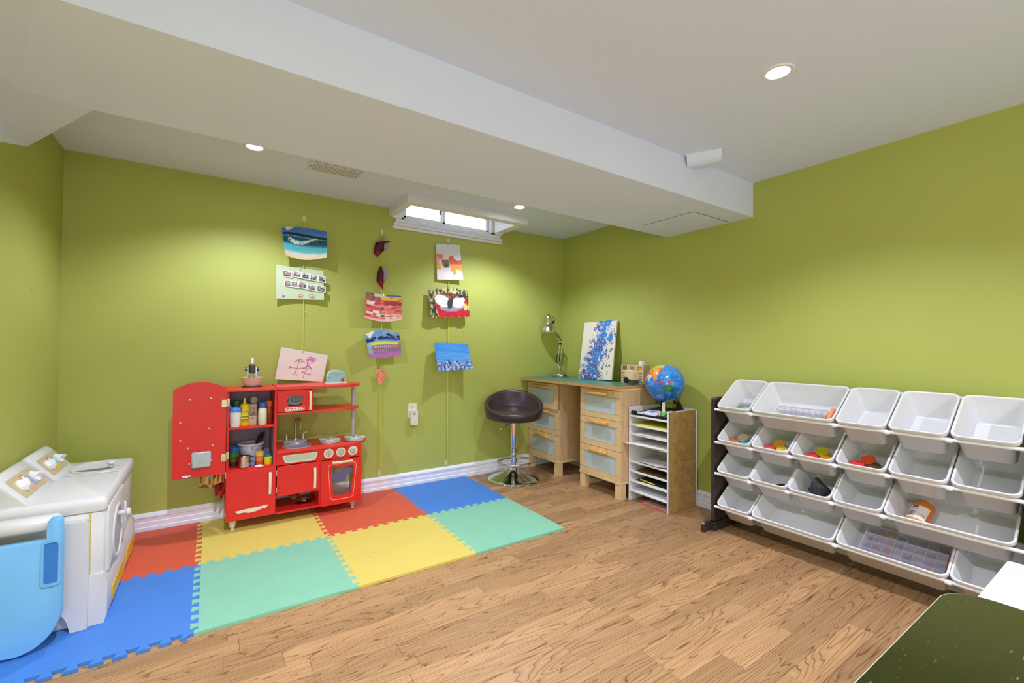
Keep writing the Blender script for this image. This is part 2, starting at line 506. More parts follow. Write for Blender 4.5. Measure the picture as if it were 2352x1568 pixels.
# white board fence in the daylight outside, and the ground it stands on
fence = empty('board_fence', (-1.2, .7, 1.9), 'white vertical board fence seen through the small basement window', 'fence')
FW = mat('fence_white', (244, 240, 236), rough=.7, noise=.05, nscale=12)
x = -3.2; i = 0
while x < 1.4:
    w = .135
    MB().box(x, .70 + .006 * (i % 2), 1.9, x + w, .72 + .006 * (i % 2), 3.6, .003).build('board', FW, fence)
    x += w + .012; i += 1
MB().box(-3.2, .73, 2.3, 1.4, .77, 2.38).build('rail', FW, fence)
struct(MB().box(-4, .121, 1.80, 2, 3, 1.9).build('ground', mat('gravel', (170, 165, 155), rough=.95, noise=.3, nscale=60)))

# ------------------------------------------------------------------ recessed downlights
LENS = mat('lamp_lens', (255, 252, 246), emit=14., noise=0)
def downlight(x, y, label, power=1.0, first=[None]):
    if first[0] is None:
        o = empty('recessed_downlight', (x, y, H), label, 'ceiling light', 'recessed ceiling downlights')
        t = MB(); t.lathe([(.037, -.002), (.039, -.004), (.050, -.004), (.054, 0.0), (.037, 0.0), (.037, -.002)], n=28, caps=False)
        t.build('trim_ring', TRIM, o, local=True)
        t = MB(); t.lathe([(.001, -.0015), (.0365, -.0015)], n=24)
        t.build('lens', LENS, o, local=True, recalc=False)
        first[0] = o
    else:
        o = copy_thing(first[0], label); o.location = (x, y, H)
    l = bpy.data.lights.new('downlight_lamp', 'SPOT')
    l.energy = LIGHT_W * power; l.spot_size = math.radians(134); l.spot_blend = .55; l.shadow_soft_size = .022; l.color = LIGHT_COL
    lo = bpy.data.objects.new('downlight_lamp', l); COL.objects.link(lo); lo.location = (x, y, H - .012)
    return o
downlight(-2.646, -.602, 'small round recessed ceiling light left of the window, nearest the ceiling vent', .9)
downlight(-.926, -.569, 'small round recessed ceiling light right beside the basement window, above the bar stool')
downlight(-1.067, -2.394, 'largest-looking round recessed light, in the higher ceiling right of the beam', 1.25)
downlight(-2.75, -2.394, 'unseen recessed ceiling light above the photographer, boosted to stand in for flash', 2.8)  # out of view; extra power stands in for a bounced camera flash
downlight(-1.067, -4.2, 'round recessed ceiling light behind the photographer, right row', 1.6)
downlight(-2.75, -4.2, 'round recessed ceiling light behind the photographer, left row', 1.6)
# ceiling register
vent = empty('ceiling_vent', (-2.22, -.52, H), 'white perforated metal air register in the ceiling near the left downlight', 'vent')
b = MB(); b.box(-2.37, -.585, H - .006, -2.075, -.45, H - .0005, .003); b.build('cover', mat('vent_white', (222, 222, 226), rough=.45), vent)
b = MB()
for i in range(18):
    for j in range(5):
        b.box(-2.345 + i * .0145, -.570 + j * .022, H - .0075, -2.345 + i * .0145 + .004, -.570 + j * .022 + .015, H - .0055)
b.build('slots', mat('vent_slot', (140, 140, 144), rough=.8), vent)
b = MB(); b.cyl((-2.36, -.52, H - .008), (-2.36, -.52, H - .005), .004, n=8); b.build('screw', mat('dark_metal', (60, 60, 64), rough=.4, metal=.8), vent)
b = MB(); b.cyl((-2.083, -.52, H - .008), (-2.083, -.52, H - .005), .004, n=8); b.build('screw', mat('dark_metal'), vent)
# ------------------------------------------------------------------ foam puzzle mat
TS = .6; MX = [-1.06 - TS * i for i in range(5)]; MY = [-.028 - TS * j for j in range(3)]; MZ = .012
def tooth_edge(P, Q, n=9, a=.0125):
    P = Vector(P); Q = Vector(Q); d = Q - P; nn = Vector((-d.y, d.x)).normalized()
    pts = [P]
    dl = .07 / n
    def at(t, o): return P + d * t + nn * o
    for k in range(n):
        c1 = .035 + .93 * (k + .25) / n; c2 = .035 + .93 * (k + .75) / n
        if k == 0: pts += [at(.034, 0), at(.0345, -a)]
        pts += [at(c1 + dl, -a), at(c1 - dl, a), at(c2 + dl, a), at(c2 - dl, -a)]
    pts += [at(.9655, -a), at(.966, 0), Q]
    return pts
def tile_edge(P, Q, toothed=True):
    if not toothed: return [Vector(P), Vector(Q)]
    if (P[0], P[1]) > (Q[0], Q[1]): return tooth_edge(Q, P)[::-1]
    return tooth_edge(P, Q)
tiles = {(0, 0): ('blue', (67, 126, 203), 'blue foam tile in the back row at the right, touching the baseboard'),
         (0, 1): ('mint', (130, 191, 158), 'mint green foam tile at the right front corner of the mat'),
         (1, 0): ('red', (206, 88, 58), 'red foam tile in the back row under the right end of the play kitchen'),
         (1, 1): ('yellow', (214, 193, 94), 'yellow foam tile in the front row between the two mint ones'),
         (2, 0): ('yellow', (214, 193, 94), 'yellow foam tile in the back row under the fridge end of the play kitchen'),
         (2, 1): ('mint', (130, 191, 158), 'mint green foam tile in the front row beside the big blue one'),
         (3, 0): ('red', (206, 88, 58), 'red foam tile in the back row beside the white toy washer'),
         (3, 1): ('blue', (67, 126, 203), 'blue foam tile at the left front with an open row of teeth')}
for (i, j), (cn, col, lab) in tiles.items():
    x1, x0 = MX[i], MX[i + 1]; y1, y0 = MY[j], MY[j + 1]
    strip = .024
    xr = x1 - (strip if i == 0 else 0)
    yt = y1
    e = []
    e += tile_edge((x0, y0), (xr, y0), (j == 0) or i == 3)[:-1]
    e += tile_edge((xr, y0), (xr, yt), True)[:-1]
    e += tile_edge((xr, yt), (x0, yt), j == 1)[:-1]
    e += tile_edge((x0, yt), (x0, y0), i != 3)[:-1]
    F = foam_mat('foam_' + cn, col)
    root = empty('foam_tile', ((x0 + x1) / 2, (y0 + y1) / 2, .0), lab, 'mat tile', 'foam puzzle mat tiles')
    MB().prism([(p.x, p.y) for p in e], 'z', .0003, MZ).build('foam_pad', F, root, smooth=False)
    if i == 0:
        te = tile_edge((xr, y0), (xr, y1), True)
        te = [Vector((p.x + .0012, p.y)) for p in te]
        MB().prism([(p.x, p.y) for p in te] + [(x1 + .002, y1), (x1 + .002, y0)], 'z', .0003, MZ - .0004).build('edge_strip', F, root, smooth=False)

# ------------------------------------------------------------------ play kitchen
RED = mat('red_paint', (212, 36, 32), rough=.38, noise=.03, nscale=10)
REDD = mat('red_paint_top', (222, 58, 46), rough=.36, noise=.03, nscale=10)
CREAM = mat('cream_plastic', (222, 214, 192), rough=.4)
LILAC = mat('lilac_panel', (150, 140, 165), rough=.55)
GREY = mat('grey_plastic', (176, 176, 188), rough=.35)
SILV = mat('toy_silver', (196, 200, 206), rough=.32, metal=.6)
CHROME = mat('chrome', (225, 226, 230), rough=.06, metal=1., noise=0)
BRASS = mat('hinge_metal', (205, 195, 160), rough=.35, metal=.7)
DARK = mat('black_plastic', (28, 28, 30), rough=.4)
WHITE = mat('white_plastic', (232, 232, 236), rough=.32, noise=.015)
K = empty('play_kitchen', (-2.36, -.17, MZ), 'red wooden toy kitchen with an open fridge door, sink, hob and oven', 'toy kitchen')
KF = -.300; KBk = -.045
b = MB()
b.box(-2.742, KF, .075, -2.731, KBk, .803, .001); b.box(-2.500, KF, .075, -2.488, KBk, .803, .001)
b.box(-2.731, KF, .352, -2.500, KBk, .364); b.box(-2.731, KF, .075, -2.500, KBk, .087); b.box(-2.731, KF + .004, .589, -2.500, KBk, .600)
b.build('fridge_cabinet', RED, K)
MB().box(-2.745, KF - .004, .803, -2.490, KBk, .817, .002).build('fridge_top', REDD, K)
MB().box(-2.731, KBk - .008, .087, -2.500, KBk - .002, .803).build('back_panel', LILAC, K)
MB().box(-2.5015, KF + .01, .364, -2.5003, KBk - .009, .589).build('side_lining', LILAC, K)
# open fridge door with arched top, hinged at the left edge of the cabinet
b = MB(); top = []
for i in range(17):
    t = i / 16; x = -2.986 + .240 * t; top.append((x, .826 + .042 * math.sin(PI * t) ** .8))
b.prism([(-2.986, .357), (-2.746, .357)] + top[::-1], 'y', -.338, -.326)
dr = b.build('fridge_door', RED, K)
for (x, z) in ((-2.913, .775), (-2.817, .776), (-2.953, .654), (-2.824, .613), (-2.952, .561), (-2.917, .517), (-2.807, .521), (-2.910, .433), (-2.812, .443)):
    b = MB(); b.lathe([(.0001, -.3425), (.004, -.3415), (.0058, -.3385), (.0058, -.338)], (x, 0, z), n=10, axis='y')
    b.build('screw_cap', BRASS if (x, z) in ((-2.913, .775), (-2.824, .613)) else SILV, dr)
b = MB(); b.box(-2.901, -.362, .411, -2.814, -.338, .494, .006); b.cyl((-2.856, -.3635, .455), (-2.856, -.362, .455), .003, n=8)
b.build('sound_box', mat('box_grey', (172, 182, 180), rough=.35), dr)
b = MB(); b.box(-2.942, -.344, .366, -2.902, -.338, .373, .001); b.cyl((-2.922, -.346, .368), (-2.922, -.338, .368), .006, n=10); b.build('catch', WHITE, dr)
for z in (.745, .447):
    b = MB(); b.box(-2.768, -.3405, z - .02, -2.7445, -.338, z + .02, .001); b.box(-2.7435, -.304, z - .02, -2.729, -.3005, z + .02, .001)
    b.cyl((-2.7445, -.335, z - .02), (-2.7445, -.335, z + .02), .0035, n=8)
    for dz in (-.012, .012):
        b.cyl((-2.734, -.3075, z + dz), (-2.734, -.304, z + dz), .003, n=8); b.cyl((-2.760, -.343, z + dz), (-2.760, -.3405, z + dz), .003, n=8)
    b.build('hinge', BRASS, K)
def vhandle(x, z0, z1, yf, parent, m=None):
    b = MB(); w = .0065
    b.box(x - w, yf - .011, z0, x + w, yf, z0 + .016, .002); b.box(x - w, yf - .011, z1 - .016, x + w, yf, z1, .002)
    pts = []
    rr = []
    for i in range(9):
        t = i / 8; rr.append([(x - w, yf - .011 - .006 * math.sin(PI * t), z0 + (z1 - z0) * t), (x + w, yf - .011 - .006 * math.sin(PI * t), z0 + (z1 - z0) * t),
                              (x + w, yf - .005 - .006 * math.sin(PI * t), z0 + (z1 - z0) * t), (x - w, yf - .005 - .006 * math.sin(PI * t), z0 + (z1 - z0) * t)])
    b.loft(rr)
    b.build('handle', m or CREAM, parent)
def screws(parent, pts, yf):
    b = MB()
    for x, z in pts: b.cyl((x, yf - .0012, z), (x, yf, z), .0035, n=8)
    b.build('screws', mat('red_screw', (120, 22, 20), rough=.4), parent)
# freezer door
fd = MB().box(-2.741, KF - .012, .078, -2.492, KF - .0005, .353, .0015).build('freezer_door', RED, K)
vhandle(-2.521, .202, .329, KF - .012, fd); screws(fd, [(-2.727, .315), (-2.727, .280), (-2.727, .135), (-2.727, .105)], KF - .012)
MB().prism([(-2.697, .130), (-2.681, .117), (-2.648, .119), (-2.630, .112), (-2.590, .115), (-2.555, .126), (-2.543, .124), (-2.527, .140), (-2.600, .138)], 'y', KF - .015, KF - .012).build('badge', CREAM, fd)
for z in (.34, .115): MB().box(-2.745, KF - .012, z - .018, -2.741, KF, z + .018, .001).build('hinge', BRASS, K)
# microwave
mw = MB().box(-2.488, KF + .004, .668, -2.287, -.09, .800, .001).build('microwave', RED, K)
fr = rrect(-2.486, .672, -2.290, .798, .004, 4); wn = []
n = len(fr)
def trap(x0, x1, x2, x3, z0, z1, r, n=4):      # top x0..x1, bottom x2..x3, rounded, same order as rrect
    c = [(x1, z1), (x0, z1), (x2, z0), (x3, z0)]; out = []
    for k in range(4):
        p = Vector(c[k]); a = Vector(c[k - 1]); q = Vector(c[(k + 1) % 4])
        s0 = p + (a - p).normalized() * r; s1 = p + (q - p).normalized() * r
        for i in range(n + 1):
            t = i / n; out.append(tuple(s0 * (1 - t) ** 2 + p * 2 * t * (1 - t) + s1 * t * t))
    return out
b = MB(); b.ringprism(fr, trap(-2.436, -2.347, -2.431, -2.352, .704, .764, .010), 'y', KF - .009, KF + .003)
md = b.build('microwave_door', RED, K)
cv = Cv(80, 60, (92, 104, 110)); 
for k in range(5): cv.ell(.55, .3 + .05 * k, .18 + .09 * k, .16 + .1 * k, (60, 70, 78) if k % 2 else (140, 150, 160), ring=.09)
cv.mask(cv.noise(6, 5, 3) > .62, (110, 120, 60), .7); cv.rect(0, .82, 1, 1, (40, 40, 44))
f = cv.fn()
MB().grid(lambda u, v: (-2.440 + .097 * u, KF - .001, .700 + .068 * v), 40, 28, f).build('oven_window_print', mat('print_gloss', rough=.12, attr=True, noise=0), md, recalc=False)
vhandle(-2.306, .676, .790, KF - .009, md)
b = MB(); b.box(-2.443, KF - .0105, .674, -2.338, KF - .009, .697, .003); kp = b.build('keypad', WHITE, md)
b = MB()
for i in range(5): b.box(-2.439 + i * .0205, KF - .0115, .687, -2.439 + i * .0205 + .016, KF - .0105, .694, .001)
for i in range(8): b.box(-2.438 + i * .0125, KF - .0115, .677, -2.438 + i * .0125 + .007, KF - .0105, .683, .001)
b.build('keys', mat('key_red', (190, 70, 70), rough=.5), kp)
def tipped(x0, yf, yb, xt, tipx):
    pts = [(x0, yb), (x0, yf), (xt, yf)]
    for i in range(1, 14):
        t = i / 14 * PI / 2 * 1.6 - 0
        a = -PI / 2 + t
        pts.append((xt + (tipx - xt) * math.cos(a), (yf + .13) + .13 * math.sin(a)))
    pts.append((xt + .02, yb))
    return pts
MB().prism(tipped(-2.489, KF - .004, KBk, -2.12, -1.972), 'z', .803, .820).build('top_shelf', REDD, K)
MB().prism(tipped(-2.487, KF - .002, -.06, -2.12, -1.975), 'z', .655, .667).build('middle_shelf', REDD, K)
b = MB(); b.cyl((-2.008, -.165, .446), (-2.008, -.165, .803), .011, n=16); b.build('post', GREY, K)
# counter with a hole for the basin
out0 = [(-2.487, KBk), (-2.487, KF - .014), (-2.09, KF - .014)]
for i in range(1, 16):
    a = -PI / 2 + i / 15 * PI * .86
    out0.append((-2.09 + .165 * math.cos(a), -.165 + .149 * math.sin(a)))
out0.append((-2.12, KBk))
sc = Vector((-2.362, -.213)); NS = 48
def ray_hit(c, a, poly):
    d = Vector((math.cos(a), math.sin(a))); best = 9
    for i in range(len(poly)):
        p = Vector(poly[i]); q = Vector(poly[(i + 1) % len(poly)]); e = q - p
        den = d.x * e.y - d.y * e.x
        if abs(den) < 1e-9: continue
        w = p - c; t = (w.x * e.y - w.y * e.x) / den; u = (w.x * d.y - w.y * d.x) / den
        if t > 0 and -1e-6 <= u <= 1 + 1e-6: best = min(best, t)
    return c + d * best
ang = sorted([2 * PI * i / NS for i in range(NS)] + [math.atan2(p[1] - sc.y, p[0] - sc.x) % (2 * PI) for p in out0])
outer = [tuple(ray_hit(sc, a, out0)) for a in ang]; inner = [(sc.x + .078 * math.cos(a), sc.y + .078 * math.sin(a)) for a in ang]
MB().ringprism(outer, inner, 'z', .429, .443).build('counter', REDD, K)
b = MB(); b.lathe([(.0001, .412), (.045, .413), (.068, .425), (.0765, .443), (.086, .4435), (.086, .4465), (.078, .4475), (.072, .436), (.066, .428), (.044, .417), (.0001, .416)], (sc.x, sc.y, 0), n=36)
b.build('sink_basin', mat('basin_grey', (178, 184, 200), rough=.3, metal=.35), K)
MB().box(-2.487, KF - .0005, .355, -1.990, KF + .011, .429).build('front_panel', RED, K)
# grille badge
b = MB(); b.ringprism(trap(-2.456, -2.256, -2.440, -2.270, .365, .412, .008), trap(-2.448, -2.264, -2.435, -2.276, .370, .407, .006), 'y', KF - .006, KF - .0005)
gb = b.build('grille', CREAM, K)
b = MB(); b.prism(trap(-2.449, -2.263, -2.436, -2.275, .369, .408, .006), 'y', KF - .003, KF - .0005)
for i in range(30):
    x = -2.440 + i * .0058
    zt = .406; zb_ = .371
    b.box(x, KF - .0045, zb_, x + .0028, KF - .003, zt)
b.build('ribs', mat('grille_grey', (196, 200, 178), rough=.5), gb)
for i, x in enumerate((-2.191, -2.116, -2.042)):
    b = MB(); b.lathe([(.0001, KF - .004), (.028, KF - .004), (.030, KF - .002), (.030, KF - .0005)], (x, 0, .393), n=28, axis='y'); kn = b.build('dial', CREAM, K)
    b = MB(); b.lathe([(.0001, KF - .010), (.017, KF - .009), (.020, KF - .004)], (x, 0, .393), n=24, axis='y')
    b.m = Matrix.Translation((x, 0, .393)) @ Matrix.Rotation(math.radians((0, 22, -18)[i]), 4, 'Y')
    b.box(-.003, KF - .020, -.016, .003, KF - .009, .016, .0015); b.build('knob', SILV, kn)
# lower units
b = MB()
b.box(-2.488, KF, .070, -2.243, KBk, .081); b.box(-2.247, KF, .070, -2.236, KBk, .355); b.box(-1.998, KF, .068, -1.987, KBk, .429); b.box(-2.236, KF, .070, -1.998, KBk, .081)
b.box(-2.487, KF + .012, .172, -2.247, KBk, .178)
b.build('lower_cabinet', RED, K)
cd = MB().box(-2.484, KF - .012, .176, -2.248, KF - .0005, .351, .0015).build('cupboard_door', RED, K)
vhandle(-2.274, .195, .320, KF - .012, cd); screws(cd, [(-2.470, .325), (-2.470, .30), (-2.470, .225), (-2.470, .20)], KF - .012)
for z in (.315, .215): MB().box(-2.4885, KF - .0125, z - .016, -2.4835, KF - .001, z + .016, .001).build('hinge', BRASS, K)
b = MB(); b.ringprism(rrect(-2.236, .070, -1.987, .350, .003, 4), trap(-2.178, -2.038, -2.162, -2.056, .124, .304, .014), 'y', KF - .012, KF - .0005)
od = b.build('oven_door', RED, K)
o_ = trap(-2.196, -2.020, -2.178, -2.040, .100, .322, .022, 6)
b = MB(); b.tube([(x, KF - .0122, z) for x, z in o_], .0016, 6, closed=True); b.build('painted_outline', mat('outline_cream', (240, 180, 130), rough=.5), od)
b = MB()
b.box(-2.173, KF - .022, .329, -2.160, KF - .012, .341, .002); b.box(-2.060, KF - .022, .329, -2.047, KF - .012, .341, .002); b.box(-2.173, KF - .028, .329, -2.047, KF - .020, .341, .003)
b.build('handle', CREAM, od)
screws(od, [(-2.004, .325), (-2.004, .297), (-2.004, .137), (-2.004, .106)], KF - .012)
MB().box(-2.182, KF + .000, .118, -2.034, KF + .0015, .308).build('pane', mat('clear_acrylic', (235, 240, 235), rough=.03, trans=.0, alpha=.05, noise=0), od)
PUR = mat('purple_print', (104, 96, 140), rough=.4, alpha=.85)
b = MB()
b.prism([(-2.176, .268), (-2.150, .262), (-2.120, .262), (-2.098, .278), (-2.090, .302), (-2.072, .302), (-2.060, .285), (-2.042, .276), (-2.044, .252), (-2.062, .258), (-2.082, .238), (-2.088, .216), (-2.110, .206), (-2.140, .210), (-2.172, .228)], 'y', KF - .0009, KF - .0003)
b.prism([(-2.178, .302), (-2.148, .302), (-2.160, .290), (-2.172, .275)], 'y', KF - .0009, KF - .0003)
b.build('window_print', PUR, od)
for (x, yy, m_) in ((-2.705, -.262, CREAM), (-2.030, -.265, mat('leg_lilac', (190, 176, 186), rough=.4)), (-2.27, -.10, CREAM), (-2.705, -.08, CREAM), (-2.03, -.08, CREAM)):
    b = MB(); b.lathe([(.009, MZ), (.010, MZ + .006), (.008, MZ + .012), (.013, MZ + .018), (.019, MZ + .036), (.020, MZ + .050), (.018, .0755)], (x, yy, 0), n=20)
    b.build('leg', m_, K)
# tap
TAP = mat('tap_olive_silver', (176, 176, 140), rough=.3, metal=.55)
b = MB(); b.prism(rrect(-2.425, -.105, -2.285, -.055, .008), 'z', .443, .455); tp = b.build('tap', GREY, K)
b = MB(); b.lathe([(.017, .455), (.015, .462), (.0095, .470)], (-2.352, -.080, 0), n=16)
pts = [(-2.352, -.080, .46), (-2.352, -.080, .56)] + [(-2.352 + .010 * (1 - math.cos(t)), -.080 - .028 * (1 - math.cos(t)), .56 + .034 * math.sin(t)) for t in [PI * i / 10 for i in range(1, 11)]] + [(-2.332, -.136, .535)]
b.tube(pts, .0085, 10); b.build('spout', TAP, tp)
for x in (-2.405, -2.305):
    b = MB(); b.lathe([(.012, .455), (.012, .462), (.009, .480), (.006, .492), (.007, .498), (.004, .503)], (x, -.078, 0), n=14); b.cyl((x, -.078, .497), (x + (-.020 if x < -2.35 else .024), -.084, .500), .003, n=8)
    b.build('tap_handle', TAP, tp)
# hob rings
for (x, yy) in ((-2.165, -.205), (-2.008, -.215)):
    b = MB(); b.lathe([(.060, .4435), (.063, .446), (.062, .462), (.058, .462), (.056, .450), (.0001, .448)], (x, yy, 0), n=36); hb = b.build('hob_ring', GREY, K)
    b = MB(); b.lathe([(.030, .4485), (.030, .454), (.022, .460), (.0001, .461)], (x, yy, 0), n=20); b.build('burner', WHITE, hb)
    b = MB()
    for k in range(4):
        a = PI / 4 + k * PI / 2 + .3; dx, dy = math.cos(a), math.sin(a)
        b.m = Matrix.Translation((x, yy, 0)) @ Matrix.Rotation(a, 4, 'Z'); b.box(.020, -.005, .455, .066, .005, .4685, .001)
    b.build('pan_support', CREAM, hb)
b = MB(); b.box(-2.4875, -.125, .475, -2.470, -.085, .548, .003); b.build('switch_box', mat('pale_green_box', (200, 205, 150), rough=.5), K)
b = MB(); b.lathe([(.012, .364), (.010, .372), (.0001, .374)], (-2.575, KF + .012, 0), n=10); b.lathe([(.007, .364), (.006, .370), (.0001, .371)], (-2.592, KF + .010, 0), n=10); b.lathe([(.007, .364), (.006, .370), (.0001, .371)], (-2.560, KF + .010, 0), n=10)
b.build('door_catch', WHITE, K)

# ------------------------------------------------------------------ things in the toy fridge (upper shelf at z = .600)
ZU = .6005; ZL = .3645
def bottle(name, label, x, y, z, prof, m, cap=None, cm=None, capname='cap', n=20, squash=1., group=None, cat='toy bottle', mb=None):
    r = empty(name, (x, y, z), label, cat, group)
    b = MB(); b.lathe(prof, n=n, squash=squash); b.build('body', m, r, local=True)
    if cap: b = MB(); b.lathe(cap, n=n, squash=squash); b.build(capname, cm, r, local=True)
    return r
BLUE = mat('toy_blue', (40, 110, 200), rough=.35); YEL = mat('toy_yellow', (226, 196, 30), rough=.35)
ORG = mat('toy_orange', (222, 90, 40), rough=.35); GRN = mat('toy_green', (24, 110, 56), rough=.35)
t = bottle('tumbler', 'white toy tumbler with a bright blue drinking lid, front left of the fridge shelf', -2.700, -.262, ZU,
           [(.024, 0), (.026, .004), (.031, .088)], WHITE, [(.033, .086), (.033, .096), (.028, .108), (.020, .114), (.0001, .115)], mat('lid_blue', (60, 130, 220), rough=.3), 'lid', cat='toy cup')
b = MB(); b.box(-.036, -.012, .098, -.018, .004, .124, .003); b.build('mouthpiece', mat('lid_blue'), t, local=True)
bottle('green_cap_bottle', 'pale toy bottle with a dark green cap standing behind the blue-lidded tumbler', -2.690, -.195, ZU,
       [(.022, 0), (.022, .09), (.014, .105), (.012, .120)], mat('pale_bottle', (200, 205, 190), rough=.3), [(.020, .112), (.020, .142), (.0001, .143)], GRN)
t = bottle('mustard_bottle', 'yellow squeeze mustard bottle with a pointed nozzle and oval label', -2.652, -.245, ZU,
           [(.026, 0), (.028, .003), (.0285, .06), (.027, .088), (.0235, .108), (.022, .112)], YEL, [(.023, .112), (.023, .124), (.012, .127), (.0095, .128), (.005, .148), (.0035, .150), (.0045, .156), (.002, .160)], YEL, 'nozzle', squash=.72)
cv = Cv(60, 70, (226, 196, 30)); oc = [(.2, .0), (.8, .0), (1, .16), (1, .84), (.5, 1), (0, .84), (0, .16)]
cv.poly(oc, (30, 70, 40)); cv.poly([(.5 + (x - .5) * .88, .5 + (y - .5) * .9) for x, y in oc], (232, 214, 70)); cv.rect(.25, .12, .78, .30, (216, 200, 60)); cv.rect(.18, .5, .82, .56, (60, 80, 40)); cv.rect(.2, .74, .8, .86, (40, 90, 50))
f = cv.fn(); b = MB()
b.grid(lambda u, v: ((.0288) * math.cos(-PI / 2 + (u - .5) * 1.7), .72 * .0288 * math.sin(-PI / 2 + (u - .5) * 1.7) - .0012, .025 + .058 * v), 30, 36, f)
b.build('label', PRINT(), t, local=True, recalc=False)
def word(txt, size, m, parent, M4, name='lettering', ext=.0004):
    cu = bpy.data.curves.new('txt', 'FONT'); cu.body = txt; cu.size = size; cu.align_x = 'CENTER'; cu.align_y = 'CENTER'; cu.extrude = ext; cu.resolution_u = 2
    to = bpy.data.objects.new('txt', cu); me = bpy.data.meshes.new_from_object(to); bpy.data.objects.remove(to); bpy.data.curves.remove(cu)
    me.materials.clear(); me.materials.append(m); me.transform(M4)
    o = bpy.data.objects.new(name, me); COL.objects.link(o); o.parent = parent
    return o
INK = mat('ink_dark', (50, 60, 40), rough=.6)
word('MUSTARD', .0085, INK, t, Matrix.Translation((0, -.0226, .0535)) @ Matrix.Rotation(PI / 2, 4, 'X'))
CARD = mat('tan_card', (206, 180, 158), rough=.6)
t = MB().box(-2.628, -.195, ZU, -2.585, -.150, ZU + .115, .001).thing('card_carton', CARD, 'taller tan toy carton with small round marks at the back of the fridge shelf', 'toy carton')
b = MB()
for q in ((-2.602, .090), (-2.602, .062)): b.cyl((q[0], -.1958, ZU + q[1]), (q[0], -.1945, ZU + q[1]), .004, n=10)
b.build('mark', DARK, t)
t = MB().box(-2.634, -.252, ZU, -2.590, -.205, ZU + .055, .001).thing('card_carton', CARD, 'smaller tan toy carton with a black dash and yellow sign beside the mustard bottle', 'toy carton')
b = MB(); b.box(-2.616, -.2526, ZU + .038, -2.602, -.2515, ZU + .043); b.build('mark', DARK, t)
b = MB(); b.box(-2.617, -.2526, ZU + .018, -2.598, -.2515, ZU + .023); b.build('mark', YEL, t)
b = MB(); b.cyl((-2.598, -.168, ZU + .136), (-2.602, -.150, ZU + .136), .020, n=24); b.thing('round_tin', mat('tin_white', (190, 190, 200), rough=.35), 'round white disc-shaped tin standing on the taller tan carton', 'toy tin')
bottle('blue_cap_bottle', 'cream square toy bottle with a bright blue cap, right of the cartons', -2.560, -.262, ZU,
       [(.022, 0), (.0235, .003), (.0235, .092), (.018, .100)], mat('cream_bottle', (226, 216, 190), rough=.4), [(.019, .096), (.019, .128), (.017, .132), (.0001, .133)], BLUE, n=4 * 5)
bottle('orange_cap_bottle', 'see-through brown toy bottle with an orange-red cap at the right of the fridge shelf', -2.522, -.225, ZU,
       [(.018, 0), (.020, .003), (.020, .100), (.017, .108)], mat('amber_plastic', (150, 60, 24), rough=.2), [(.0185, .102), (.0185, .134), (.0001, .136)], ORG)
# lower fridge shelf
def cupstack(name, label, x, y, z, cols, r0, r1, h, group=None):
    r = empty(name, (x, y, z), label, 'toy cups', group)
    for k, c in enumerate(cols):
        z0 = k * h; b = MB()
        ra = r0 + (r1 - r0) * (k / len(cols)); rb = r0 + (r1 - r0) * ((k + 1) / len(cols))
        b.lathe([(ra, z0), (rb, z0 + h * .96), (rb - .002, z0 + h * .96), (ra - .002, z0 + .002)], n=20)
        b.build('cup', c, r, local=True)
cupstack('nested_cups', 'blue, green and dark cups nested in a stack, left end of lower fridge shelf', -2.700, -.215, ZL,
         [mat('cup_brown', (70, 44, 30), rough=.3), mat('cup_olive', (96, 100, 24), rough=.3), mat('cup_green', (60, 120, 50), rough=.3), mat('cup_navy', (34, 84, 150), rough=.3)], .020, .029, .028)
cupstack('nested_cups', 'yellow and orange cups nested in a stack beside the silver pot', -2.572, -.250, ZL,
         [mat('cup_rust', (196, 86, 36), rough=.3), mat('cup_orange', (226, 120, 40), rough=.3), mat('cup_straw', (222, 176, 84), rough=.3)], .0185, .0245, .026)
r = empty('toy_bucket', (-2.610, -.155, ZL), 'white toy colander with a wire bail, standing at the back of the lower fridge shelf', 'toy bucket')
b = MB(); b.lathe([(.046, 0), (.066, .108), (.072, .108), (.072, .116), (.064, .117), (.044, .003)], n=30); b.build('body', mat('bucket_white', (206, 206, 220), rough=.4), r, local=True)
b = MB(); b.tube([(.018 + .020 * math.cos(t), -.078, .098 + .012 * math.sin(t)) for t in [2 * PI * i / 20 for i in range(20)]], .0013, 6, closed=True); b.build('wire_loop', DARK, r, local=True)
b = MB()          # dark toothed leaf
pts = [(0, 0)]
for i in range(9): pts += [(-.012 - .006 * math.sin(i / 8 * PI) * 1.5, .010 + i * .0085), (-.006 - .006 * math.sin(i / 8 * PI) * 1.5, .0135 + i * .0085)]
pts.append((.004, .092))
for i in range(9): pts += [(.008 + .010 * math.sin(i / 8 * PI), .088 - i * .0085), (.006 + .006 * math.sin(i / 8 * PI), .084 - i * .0085)]
b.m = Matrix.Translation((-2.586, -.185, ZL + .102)) @ Matrix.Rotation(math.radians(28), 4, 'Y'); b.prism(pts, 'y', -.002, .002)
b.thing('felt_leaves', mat('black_felt', (16, 16, 18), rough=.9), 'black jagged-edged leafy toy piece sticking out of the white bucket', 'toy food', smooth=False)
r = empty('toy_pot', (-2.652, -.262, ZL), 'small shiny steel toy pot with lid and side handles on the lower fridge shelf', 'toy pot')
STEEL = mat('steel', (214, 210, 204), rough=.14, metal=1., noise=.02)
b = MB(); b.lathe([(.030, 0), (.033, .003), (.033, .062), (.036, .064)], n=32); b.build('body', STEEL, r, local=True)
b = MB(); b.lathe([(.0365, .0645), (.034, .068), (.016, .074), (.0001, .075)], n=32); b.cyl((0, 0, .073), (0, 0, .086), .003, n=8); b.lathe([(.0001, .085), (.006, .086), (.006, .089), (.0001, .091)], n=12)
b.build('lid', STEEL, r, local=True)
